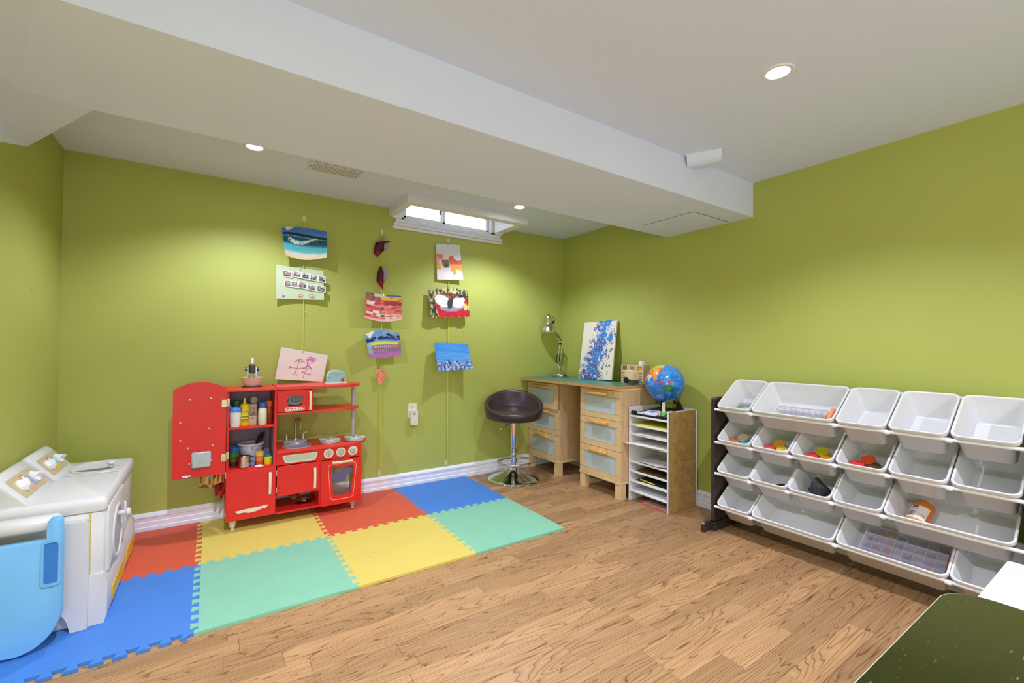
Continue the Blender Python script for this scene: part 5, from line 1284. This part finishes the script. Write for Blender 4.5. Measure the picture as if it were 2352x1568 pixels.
# view-facing frame, then axis leaning left
zt = Vector((0, 0, 1)); rt = zt.cross(vw).normalized(); upv = vw.cross(rt)
Mv = Matrix((rt, upv, vw)).transposed()           # columns: right, up, view
roll = Matrix.Rotation(math.radians(14), 3, 'Z')
base = Matrix(((1, 0, 0), (0, 0, 1), (0, -1, 0))).transposed()
def gpos(u, v):
    lo = (u * 2 - 1) * PI - lon0; la = (v - .5) * PI
    p = Vector((math.cos(la) * math.sin(lo), math.sin(la), math.cos(la) * math.cos(lo)))     # right, up, toward
    p = Matrix.Rotation(lat0, 3, 'X') @ p
    return tuple(GC + Mv @ (roll @ p) * GR)
g = empty('globe', (GC.x, GC.y, .602), 'talking globe on a black console base standing on the white paper organiser', 'globe')
b = MB(); b.grid(gpos, 300, 150, f); b.build('ball', mat('print_globe', rough=.16, attr=True, noise=0, coat=.4), g, recalc=False, ang=180)
b = MB(); zb = .6015
b.loft([[( -.322, -1.115, zb), (-.322, -1.385, zb), (-.055, -1.330, zb), (-.055, -1.160, zb)], [(-.322, -1.115, zb + .012), (-.322, -1.385, zb + .012), (-.055, -1.325, zb + .052), (-.055, -1.165, zb + .052)]])
b.build('console_base', DARK, g)
def slope(x): return zb + .0125 + (x + .322) / .267 * .040
b = MB(); b.loft([[(-.314, -1.140, slope(-.314)), (-.314, -1.290, slope(-.314)), (-.215, -1.285, slope(-.215)), (-.215, -1.175, slope(-.215))], [(-.312, -1.143, slope(-.312) + .004), (-.312, -1.287, slope(-.312) + .004), (-.217, -1.282, slope(-.217) + .004), (-.217, -1.178, slope(-.217) + .004)]])
kp = b.build('keypad', mat('keypad_white', (214, 216, 232), rough=.35), g)
b = MB(); b.loft([[(-.296, -1.190, slope(-.296) + .004), (-.296, -1.262, slope(-.296) + .004), (-.218, -1.262, slope(-.218) + .004), (-.218, -1.200, slope(-.218) + .004)], [(-.294, -1.193, slope(-.294) + .009), (-.294, -1.259, slope(-.294) + .009), (-.221, -1.259, slope(-.221) + .009), (-.221, -1.203, slope(-.221) + .009)]]); b.build('screen_bezel', WHITE, kp)
b = MB(); b.loft([[(-.284, -1.202, slope(-.284) + .0092), (-.284, -1.250, slope(-.284) + .0092), (-.230, -1.250, slope(-.230) + .0092), (-.230, -1.208, slope(-.230) + .0092)], [(-.284, -1.202, slope(-.284) + .0098), (-.284, -1.250, slope(-.284) + .0098), (-.230, -1.250, slope(-.230) + .0098), (-.230, -1.208, slope(-.230) + .0098)]]); b.build('screen', mat('lcd_blue', (120, 146, 196), rough=.15), kp)
for (x_, y_, c) in ((-.270, -1.165, (232, 150, 130)), (-.250, -1.272, (226, 120, 130)), (-.306, -1.16, (110, 120, 210)), (-.306, -1.19, (110, 120, 210)), (-.306, -1.22, (90, 160, 110)), (-.306, -1.25, (110, 120, 210)), (-.306, -1.275, (110, 120, 210))):
    b = MB(); h_ = .010 if c[0] > 200 else .0035
    b.box(x_ - h_, y_ - h_, slope(x_) + .002, x_ + h_, y_ + h_, slope(x_) + .006, .001); b.build('key', mat('key_%d_%d' % (c[0], c[1]), c, rough=.5), kp)
for y_ in (-1.118, -1.378):
    b = MB(); b.cyl((-.318, y_ + .014, zb + .016), (-.318, y_ - .014, zb + .016), .0145, n=20); b.build('roller_foot', DARK, g)
b = MB(); b.lathe([(.0145, .632), (.0135, .650), (.0095, .712), (.0001, .714)], (-.300, -1.345, 0), n=20); pn = b.build('pen', mat('pen_grey', (206, 210, 206), rough=.3), g)
b = MB(); b.lathe([(.0155, .618), (.0150, .650), (.0001, .651)], (-.300, -1.345, 0), n=20); b.build('pen_tip', mat('pen_green', (120, 214, 80), rough=.3), pn)
b = MB(); b.cyl((-.300, -1.345, zb + .014), (-.300, -1.345, .622), .019, .017, n=20); b.build('pen_stand', DARK, g)
b = MB(); b.tube([(-.300, -1.345, .712), (-.298, -1.352, .738), (-.285, -1.366, .756), (-.262, -1.380, .760), (-.235, -1.386, .748), (-.19, -1.388, .708), (-.15, -1.386, .668), (-.12, -1.37, .648)], .0022, 6); b.build('cable', DARK, g)
for y_ in (-1.195, -1.325):
    b = MB(); b.tube([(-.10, y_, .648), (-.110, y_, .690), (-.140, y_ + (.02 if y_ < -1.25 else -.02), .706)], [.020, .014, .010], 8); b.build('arm', DARK, g)
b = MB(); b.box(-.14, -1.29, .655, -.08, -1.23, .690, .004); b.build('neck', mat('neck_lime', (150, 160, 50), rough=.5), g)
b = MB(); z_ = slope(-.22) + .002
b.box(-.300, -1.312, slope(-.3) + .000, -.160, -1.308, slope(-.16) + .004); b.build('white_line', WHITE, g)
# ------------------------------------------------------------------ bin rack along the right wall
ESP = wood_mat('espresso_wood', (44, 34, 30), (66, 54, 46), (6, 6, 1.5), rough=.32)
BIN = mat('bin_white', (216, 216, 215), rough=.22, noise=.008, nscale=5)
XF = -.340; TH = math.radians(34.5); BL = .272; BD = .128
ROWZ = (.734, .543, .361, .167); PITCH = .1935; YL = -1.7215
rk = empty('bin_rack', (-.18, -2.30, 0), 'dark espresso rack with four tiers of tilted white bins along the right wall', 'toy rack')
for ya, yb in ((-1.688, -1.710), (-2.890, -2.912)):
    b = MB(); b.prism([(-.325, .055), (-.325, .772), (-.318, .780), (-.180, .786), (-.030, .786), (-.030, .055)], 'y', ya, yb); b.build('side_panel', ESP, rk, ang=20)
    yo = ya + .0005 if ya > -2 else yb - .0005
    b = MB(); y1_ = yo + (.018 if ya > -2 else -.018); b.prism([(-.395, .0005), (-.395, .048), (-.385, .056), (-.030, .056), (-.030, .0005)], 'y', yo, y1_); b.build('foot', ESP, rk, ang=20)
    for xx in (-.34, -.09):
        b = MB(); yy = y1_ + (.0015 if ya > -2 else -.0015); b.cyl((xx, y1_, .030), (xx, yy, .030), .005, n=12); b.build('bolt', SILV, rk)
    b = MB(); b.prism([(-.325, .0005), (-.325, .060), (-.030, .060), (-.030, .0005)], 'y', ya, yb); b.build('panel_base', ESP, rk)
bins_x = math.cos(TH); bins_z = math.sin(TH)
def bframe(row, y_left, w): 
    return Matrix(((bins_x, 0, -bins_z, XF), (0, 1, 0, y_left - w), (bins_z, 0, bins_x, ROWZ[row]), (0, 0, 0, 1)))
for row in range(4):
    F = bframe(row, 0, 0)
    for lx, lz in ((.0045, -.0275), (BL + .003, -.0275)):
        p = F @ Vector((lx, 0, lz)); b = MB(); b.cyl((p.x, -1.7102, p.z), (p.x, -2.8898, p.z), .0075, n=16); b.build('rail', WHITE, rk, ang=60)
def bin_mesh(w, name):
    b = MB(); R_ = lambda i, r, z, k=0: rrect(i, i, BL - i, w - i, r, 5, z)
    q_ = lambda i, r, z, j=None: rrect(i, i if j is None else j, BL - i, w - (i if j is None else j), r, 5, z)
    b.loft([q_(.007, .026, -.019), q_(.001, .030, -.016), q_(0, .030, -.006), q_(.0015, .029, -.0012), q_(.005, .027, 0), q_(.0085, .025, -.0015), q_(.0105, .024, -.006), q_(.031, .020, -BD + .010), q_(.039, .016, -BD + .003)], False, True)
    b.loft([q_(.007, .026, -.019), q_(.009, .025, -.044), q_(.016, .022, -.050), q_(.023, .020, -BD - .001), q_(.030, .014, -BD - .006)], False, True)
    me_o = b.build(name, BIN, None, recalc=False, ang=50)
    return me_o
small = None; large = None
cols = [0, 1, 2, 3, 4, 5]
posw = ['far left', 'second from the left', 'third from the left', 'fourth from the left', 'fifth from the left', 'far right']
layout = [[(0, 1, 'small white bin holding a clear pouch of beads, left end of the top row'), (1, 2, 'wide white bin in the top row holding a clear divided box'), (3, 1, 'empty small white bin right of the wide one in the top row'), (4, 1, 'empty small white bin, second from the right in the top row'), (5, 1, 'empty small white bin at the right end of the top row')],
          [(0, 1, 'small white bin with orange, cream and blue dough tubs, left end of second row'), (1, 1, 'small white bin with red and two yellow dough tubs in the second row'), (2, 1, 'small white bin with red, lime and ochre dough tubs in the second row'), (3, 1, 'small white bin with red, orange and brown dough tubs in the second row'), (4, 1, 'empty small white bin, second from the right in the second row'), (5, 1, 'empty small white bin at the right end of the second row')],
          [(0, 1, 'empty small white bin at the left end of the third row'), (1, 1, 'small white bin hiding a small black stone, second from left in third row'), (2, 1, 'small white bin with the big black rock in the third row'), (3, 1, 'empty small white bin left of the orange bottle bin in the third row'), (4, 2, 'wide white bin holding the orange bottle in the third row')],
          [(0, 1, 'empty small white bin at the left end of the bottom row'), (1, 2, 'empty wide white bin in the bottom row'), (3, 2, 'wide white bin with a clear box of coloured beads in the bottom row'), (5, 1, 'empty small white bin at the right end of the bottom row')]]
jit = [(0, 0, .0, 0, 0, 0), (0, .0, .001, .0, .0, 0), (.001, .006, .011, .014, .016, .02), (0, 0, 0, 0, .0, .004)]
FR = {}
for row, L_ in enumerate(layout):
    for c, k, lab in L_:
        w = PITCH * k - .0035
        yl = YL - PITCH * c + jit[row][c] - .0005
        if k == 1:
            if small is None: o = small = bin_mesh(w, 'storage_bin')
            else: o = small.copy(); COL.objects.link(o)
        else:
            if large is None: o = large = bin_mesh(w, 'storage_bin')
            else: o = large.copy(); COL.objects.link(o)
        M4 = bframe(row, yl, w); o.matrix_world = M4; FR[row, c] = (M4, w)
        tag(o, lab, 'bin', 'white storage bins')
for row in range(4):       # round clips on the front rail between neighbouring bins
    for c, k, lab in layout[row][1:]:
        M4, w = FR[row, c]; p = M4 @ Vector((.001, w + .002, -.0275)); b = MB()
        b.lathe([(.0001, -.014), (.0092, -.0095), (.0108, 0), (.0092, .0095), (.0001, .014)], (p.x, p.y, p.z), n=16, axis='y'); b.build('rail_clip', WHITE, rk, ang=60)
# contents
FZ = -BD + .0045
def dough(row, c, lx, ly, col, label, h=.064, r=.0285):
    M4, w = FR[row, c]; t = empty('dough_tub', (0, 0, 0), label, 'tub', 'small modelling dough tubs')
    t.matrix_world = M4 @ Matrix.Translation((lx, ly, FZ))
    mm = mat('tub_%d_%d_%d' % col, col, rough=.35)
    b = MB(); b.lathe([(r * .80, 0), (r * .94, h * .8)], n=24); b.build('tub', mm, t, local=True)
    b = MB(); b.lathe([(r, h * .78), (r * 1.02, h), (r * .93, h * 1.02), (r * .90, h * .96), (.0001, h * .95)], n=28); b.build('lid', mm, t, local=True)
LX0, LX1 = .064, .112
def trio(row, c, cs, names, w=PITCH, dy=0):
    for (lx, ly, col, nm) in ((LX0, w * .665 + dy, cs[0], names[0]), (LX1, w * .50 + dy, cs[1], names[1]), (LX0 + .004, w * .345 + dy, cs[2], names[2])):
        dough(row, c, lx, ly, col, nm)
trio(1, 0, [(232, 110, 60), (222, 206, 170), (70, 170, 206)], ['orange-lidded dough tub in the left bin of the second row', 'cream-lidded dough tub in the left bin of the second row', 'sky blue dough tub in the left bin of the second row'])
trio(1, 1, [(222, 70, 70), (222, 170, 20), (232, 200, 50)], ['red dough tub beside two yellow ones in the second bin of the second row', 'larger golden yellow dough tub behind the others in the second bin, second row', 'bright yellow dough tub at the front of the second bin, second row'])
trio(1, 2, [(222, 50, 44), (190, 190, 30), (206, 140, 24)], ['red dough tub in the third bin of the second row', 'lime dough tub in the third bin of the second row', 'ochre dough tub in the third bin of the second row'], dy=-.01)
trio(1, 3, [(222, 50, 50), (224, 90, 40), (90, 60, 30)], ['red dough tub in the fourth bin of the second row', 'orange-red dough tub in the fourth bin of the second row', 'brown dough tub in the fourth bin of the second row'], dy=.0)
def rock(row, c, lx, ly, s, label, seed, sc=(1, 1, 1)):
    M4, w = FR[row, c]; r_ = np.random.RandomState(seed); bm = bmesh.new(); bmesh.ops.create_icosphere(bm, subdivisions=3, radius=1)
    dirs = r_.randn(9, 3); dirs /= np.linalg.norm(dirs, axis=1)[:, None]; hs = .38 + .42 * r_.rand(9)
    for v in bm.verts:
        p = np.array(v.co); m_ = 1.0
        for d_, h_ in zip(dirs, hs):
            q = p @ d_
            if q > h_: p = p - d_ * (q - h_) * .95
        p = p + .03 * r_.randn(3); v.co = Vector((p[0] * sc[0] * s, p[1] * sc[1] * s, p[2] * sc[2] * s))
    zmin = min(v.co.z for v in bm.verts)
    for v in bm.verts: v.co.z -= zmin
    me = bpy.data.meshes.new('rock'); bm.to_mesh(me); bm.free(); me.materials.append(mat('black_stone', (52, 52, 55), rough=.75, noise=.35, nscale=80, bump=.8, bscale=180))
    o = bpy.data.objects.new('rock', me); COL.objects.link(o); o.matrix_world = M4 @ Matrix.Translation((lx, ly, FZ)); tag(o, label, 'stone')
rock(2, 2, .102, .088, .074, 'big jagged black rock in the third bin of the third row', 12, (.95, .85, 1.35))
rock(2, 1, .082, .075, .036, 'small black stone peeping over the rim in the second bin of the third row', 8, (.8, 1.2, .7))
# orange bottle lying in the wide bin of the third row
M4, w = FR[2, 4]
t = empty('paint_bottle', (0, 0, 0), 'orange bottle with a printed white label lying in the wide bin of the third row', 'bottle')
r_ = .037
t.matrix_world = M4 @ Matrix.Translation((.043, w - .086, FZ + r_ + .001)) @ Matrix.Rotation(math.radians(-6), 4, 'Z') @ Matrix.Rotation(PI / 2, 4, 'Y')
OB = mat('orange_bottle', (222, 116, 24), rough=.2, noise=.02)
b = MB(); b.lathe([(.030, 0), (.0355, .004), (r_, .012), (r_, .112), (.034, .122), (.022, .130), (.013, .134)], n=36); b.build('body', OB, t, local=True, ang=60)
b = MB(); b.lathe([(.014, .133), (.015, .150), (.009, .153), (.006, .165), (.0001, .166)], n=24); b.build('cap', mat('cap_pale', (232, 206, 170), rough=.4), t, local=True)
cv = Cv(90, 100, (226, 218, 206)); cv.rect(.55, .04, .85, .16, (130, 90, 110)); cv.rect(.55, .04, .70, .10, (40, 40, 70)); cv.rect(.52, .2, .9, .22, (150, 140, 130)); cv.rect(.52, .26, .85, .28, (150, 140, 130)); cv.rect(.52, .32, .88, .34, (150, 140, 130))
for i in range(9): cv.rect(.62, .48 + i * .045, .88, .48 + i * .045 + (.018 if i % 3 else .03), (50, 46, 44))
cv.rect(.56, .44, .58, .88, (90, 80, 80)); cv.line([(.12, .66), (.24, .60), (.42, .60)], .016, (120, 30, 30)); cv.rect(.0, .94, 1, 1, (240, 190, 160))
f = cv.fn(); b = MB()
b.grid(lambda u, v: ((r_ + .0006) * math.cos(2.1 + (1 - u) * 2.0), (r_ + .0006) * math.sin(2.1 + (1 - u) * 2.0), .014 + .074 * v), 45, 50, f); b.build('label', PRINT(), t, local=True, recalc=False)
# clear divided boxes
CLR = mat('clear_plastic', (226, 224, 236), rough=.12, alpha=.16, noise=0); CLRE = mat('clear_plastic_edge', (232, 230, 240), rough=.15, alpha=.60, noise=0)
def divbox(row, c, lx, ly, sx, sy, h, nx, ny, cols, name, label, seed, tiltx=0, lift=0, edge=None):
    M4, w = FR[row, c]; t = empty(name, (0, 0, 0), label, 'divided box')
    t.matrix_world = M4 @ Matrix.Translation((lx, ly, FZ + .001 + lift)) @ Matrix.Rotation(tiltx, 4, 'Y')
    b = MB(); e = .0012
    b.box(0, 0, 0, sx, sy, e); b.box(0, 0, e, e, sy, h); b.box(sx - e, 0, e, sx, sy, h); b.box(e, 0, e, sx - e, e, h); b.box(e, sy - e, e, sx - e, sy, h); b.build('case', CLR, t, local=True)
    b = MB(); b.prism(rrect(-.002, -.002, sx + .002, sy + .002, .008), 'z', h, h + .002); b.build('lid', CLR, t, local=True)
    b = MB(); b.ringprism(rrect(-.002, -.002, sx + .002, sy + .002, .008), rrect(.002, .002, sx - .002, sy - .002, .007), 'z', h, h + .003); b.build('lid_rim', edge or CLRE, t, local=True)
    for i in range(1, nx): b = MB(); b.box(sx * i / nx - .0008, e, e, sx * i / nx + .0008, sy - e, h - .001); b.build('divider', CLRE, t, local=True)
    for j in range(1, ny): b = MB(); b.box(e, sy * j / ny - .0008, e, sx - e, sy * j / ny + .0008, h - .001); b.build('divider', CLRE, t, local=True)
    rr = random.Random(seed); b = MB(); ms_ = []
    if cols:
        for k, cc in enumerate(cols): ms_.append(mat('beads_%d_%d_%d' % cc, cc, rough=.4, noise=.3, nscale=160))
        for i in range(nx):
            for j in range(ny):
                if rr.random() < .12: continue
                b.cur = rr.randrange(len(cols)); x0, y0 = sx * i / nx + .003, sy * j / ny + .003; x1, y1 = sx * (i + 1) / nx - .003, sy * (j + 1) / ny - .003
                n_ = 40
                for q in range(n_):
                    px, py, pz = rr.uniform(x0 + .003, x1 - .003), rr.uniform(y0 + .003, y1 - .003), rr.uniform(.003, h * .62); s_ = rr.uniform(.0035, .0056)
                    b.add([(px - s_, py, pz), (px + s_, py, pz), (px, py - s_, pz), (px, py + s_, pz), (px, py, pz - s_), (px, py, pz + s_)], [(0, 2, 5), (2, 1, 5), (1, 3, 5), (3, 0, 5), (2, 0, 4), (1, 2, 4), (3, 1, 4), (0, 3, 4)])
        o = b.build('beads', ms_, t, local=True, recalc=False); o['kind'] = 'stuff'
    return t
divbox(3, 3, .040, .030, .176, .288, .036, 4, 8, [(206, 90, 80), (150, 70, 90), (110, 90, 120), (130, 160, 210), (222, 130, 80), (120, 80, 70), (160, 140, 190), (190, 100, 130)], 'bead_box', 'clear divided box full of coloured beads in the bottom row', 3, lift=.006)
divbox(0, 1, .040, .080, .118, .232, .040, 4, 8, [(190, 206, 200), (206, 214, 210)], 'bead_box', 'clear divided box with pale compartments in the wide top bin', 4, edge=mat('case_peach', (232, 190, 170), rough=.2, alpha=.7, noise=0))
M4, w = FR[0, 1]
b = MB(); b.m = M4; b.box(.040, .040, FZ + .002, .150, .056, FZ + .078, .003); b.thing('orange_notebook', mat('salmon_card', (240, 150, 100), rough=.5), 'bright salmon-orange block beside the clear box in the wide top bin', 'notebook')
M4, w = FR[3, 3]
b = MB(); b.m = M4; b.box(.045, .034 - .022, FZ + .012, .165, .022 + .006, FZ + .045, .003)
b = MB(); b.m = M4 @ Matrix.Translation((.05, .0385, FZ + .050)); b.box(0, -.020, -.002, .12, -.008, .006, .002); b.thing('red_box', mat('red_card', (170, 60, 56), rough=.5, noise=.2, nscale=60), 'narrow red printed box at the right end of the bead box in the bottom row', 'box')
# clear pouch in the top left bin
M4, w = FR[0, 0]
t = empty('clear_pouch', (0, 0, 0), 'clear pouch with pale stickers on a black tray in the top left bin', 'pouch'); t.matrix_world = M4 @ Matrix.Translation((.045, .040, FZ + .001))
b = MB(); b.prism(rrect(0, 0, .125, .110, .02), 'z', 0, .012); b.build('tray', DARK, t, local=True)
b = MB(); b.loft([rrect(.002, .002, .123, .108, .02, 4, .012), rrect(.004, .004, .121, .106, .02, 4, .030), rrect(.012, .012, .113, .098, .018, 4, .038)]); b.build('cover', mat('pouch_clear', (170, 184, 178), rough=.15, alpha=.45, noise=.1), t, local=True, ang=60)
b = MB(); rr = random.Random(5); cs_ = [(226, 216, 190), (222, 180, 190), (230, 210, 110), (120, 110, 170), (200, 206, 210)]
ms_ = [mat('scrap_%d' % i, c, rough=.6) for i, c in enumerate(cs_)]
for i in range(34):
    b.cur = rr.randrange(5); b.m = Matrix.Translation((rr.uniform(.02, .085), rr.uniform(.02, .09), rr.uniform(.013, .028))) @ Euler((rr.uniform(-.5, .5), rr.uniform(-.5, .5), rr.uniform(0, 3))).to_matrix().to_4x4(); b.box(-.009, -.006, -.0006, .009, .006, .0006)
o = b.build('stickers', ms_, t, local=True); o['kind'] = 'stuff'

# ------------------------------------------------------------------ tables at the right front
r = empty('white_table', (-1.1, -3.2, 0), 'low white table corner between the bin rack and the dark glossy table', 'table')
WT = mat('table_white', (208, 208, 210), rough=.3, noise=.01)
b = MB(); b.prism(rrect(-1.38, -3.55, -.835, -2.914, .012), 'z', .438, .456); b.build('table_top', WT, r, ang=30)
for (x_, y_) in ((-1.36, -2.935), (-.875, -2.935), (-1.36, -3.53), (-.875, -3.53)):
    MB().box(x_, y_ - .02, .0005, x_ + .03, y_ + .01, .4375, .003).build('leg', WT, r)
r = empty('folding_table', (-1.9, -3.25, 0), 'dark glossy scratched table with rounded corners and a pale edge, in the right foreground', 'table')
TOPM = mat('dark_table_top', (30, 32, 14), rough=.13, noise=.25, nscale=2.5, spec=.9)
nt = TOPM.node_tree; N = nt.nodes; L = nt.links; pb = N['Principled BSDF']
tc = [n for n in N if n.type == 'TEX_COORD'][0]
mp = N.new('ShaderNodeMapping'); mp.inputs['Rotation'].default_value = (0, 0, .9); mp.inputs['Scale'].default_value = (4, 26, 1); L.new(tc.outputs['Object'], mp.inputs['Vector'])
ns = N.new('ShaderNodeTexNoise'); ns.inputs['Scale'].default_value = 7; ns.inputs['Detail'].default_value = 5; L.new(mp.outputs['Vector'], ns.inputs['Vector'])
cr = N.new('ShaderNodeValToRGB'); cr.color_ramp.elements[0].position = .66; cr.color_ramp.elements[1].position = .80; L.new(ns.outputs['Fac'], cr.inputs['Fac'])
mx = N.new('ShaderNodeMix'); mx.data_type = 'RGBA'; old = pb.inputs['Base Color'].links[0].from_socket
L.new(cr.outputs['Color'], mx.inputs['Factor']); L.new(old, mx.inputs['A']); mx.inputs['B'].default_value = (.16, .19, .14, 1); L.new(mx.outputs['Result'], pb.inputs['Base Color'])
mr = N.new('ShaderNodeMapRange'); mr.inputs['To Min'].default_value = .13; mr.inputs['To Max'].default_value = .5; L.new(cr.outputs['Color'], mr.inputs['Value']); L.new(mr.outputs['Result'], pb.inputs['Roughness'])
tx0, tx1, ty0, ty1 = -2.34, -1.435, -3.56, -2.915
b = MB(); b.prism(rrect(tx0, ty0, tx1, ty1, .075, 10), 'z', .5507, .5514); b.build('table_top', TOPM, r, ang=30)
b = MB(); b.loft([rrect(tx0 + .003, ty0 + .003, tx1 - .003, ty1 - .003, .073, 10, .522), rrect(tx0 - .004, ty0 - .004, tx1 + .004, ty1 + .004, .078, 10, .526), rrect(tx0 - .004, ty0 - .004, tx1 + .004, ty1 + .004, .078, 10, .546), rrect(tx0 - .002, ty0 - .002, tx1 + .002, ty1 + .002, .076, 10, .5505), rrect(tx0 + .0015, ty0 + .0015, tx1 - .0015, ty1 - .0015, .074, 10, .5506)])
b.build('edge_band', mat('edge_band', (170, 160, 146), rough=.35), r, ang=40)
for (x_, y_) in ((tx0 + .08, ty0 + .08), (tx1 - .08, ty0 + .08), (tx0 + .08, ty1 - .08), (tx1 - .08, ty1 - .08)):
    b = MB(); b.cyl((x_, y_, .0005), (x_, y_, .5215), .016, n=16); b.build('leg', SILV, r)
# a few crumbs on the mat and the floor
for i, (x_, y_, z_, c) in enumerate(((-1.62, -.36, MZ, (200, 60, 120)), (-2.1, -.95, MZ, (60, 70, 60)), (-1.16, -.10, MZ, (200, 60, 120)), (-.62, -1.89, .0003, (190, 170, 40)))):
    b = MB(); b.box(x_ - .006, y_ - .002, z_ + .0002, x_ + .006, y_ + .002, z_ + .0016, .0006)
    b.thing('crumb', mat('crumb_%d' % i, c, rough=.6), ['tiny pink scrap on the blue back tile', 'tiny dark scrap on the yellow front tile', 'tiny pink scrap near the top corner of the blue back tile', 'tiny yellow scrap on the floor before the bin rack'][i], 'scrap')
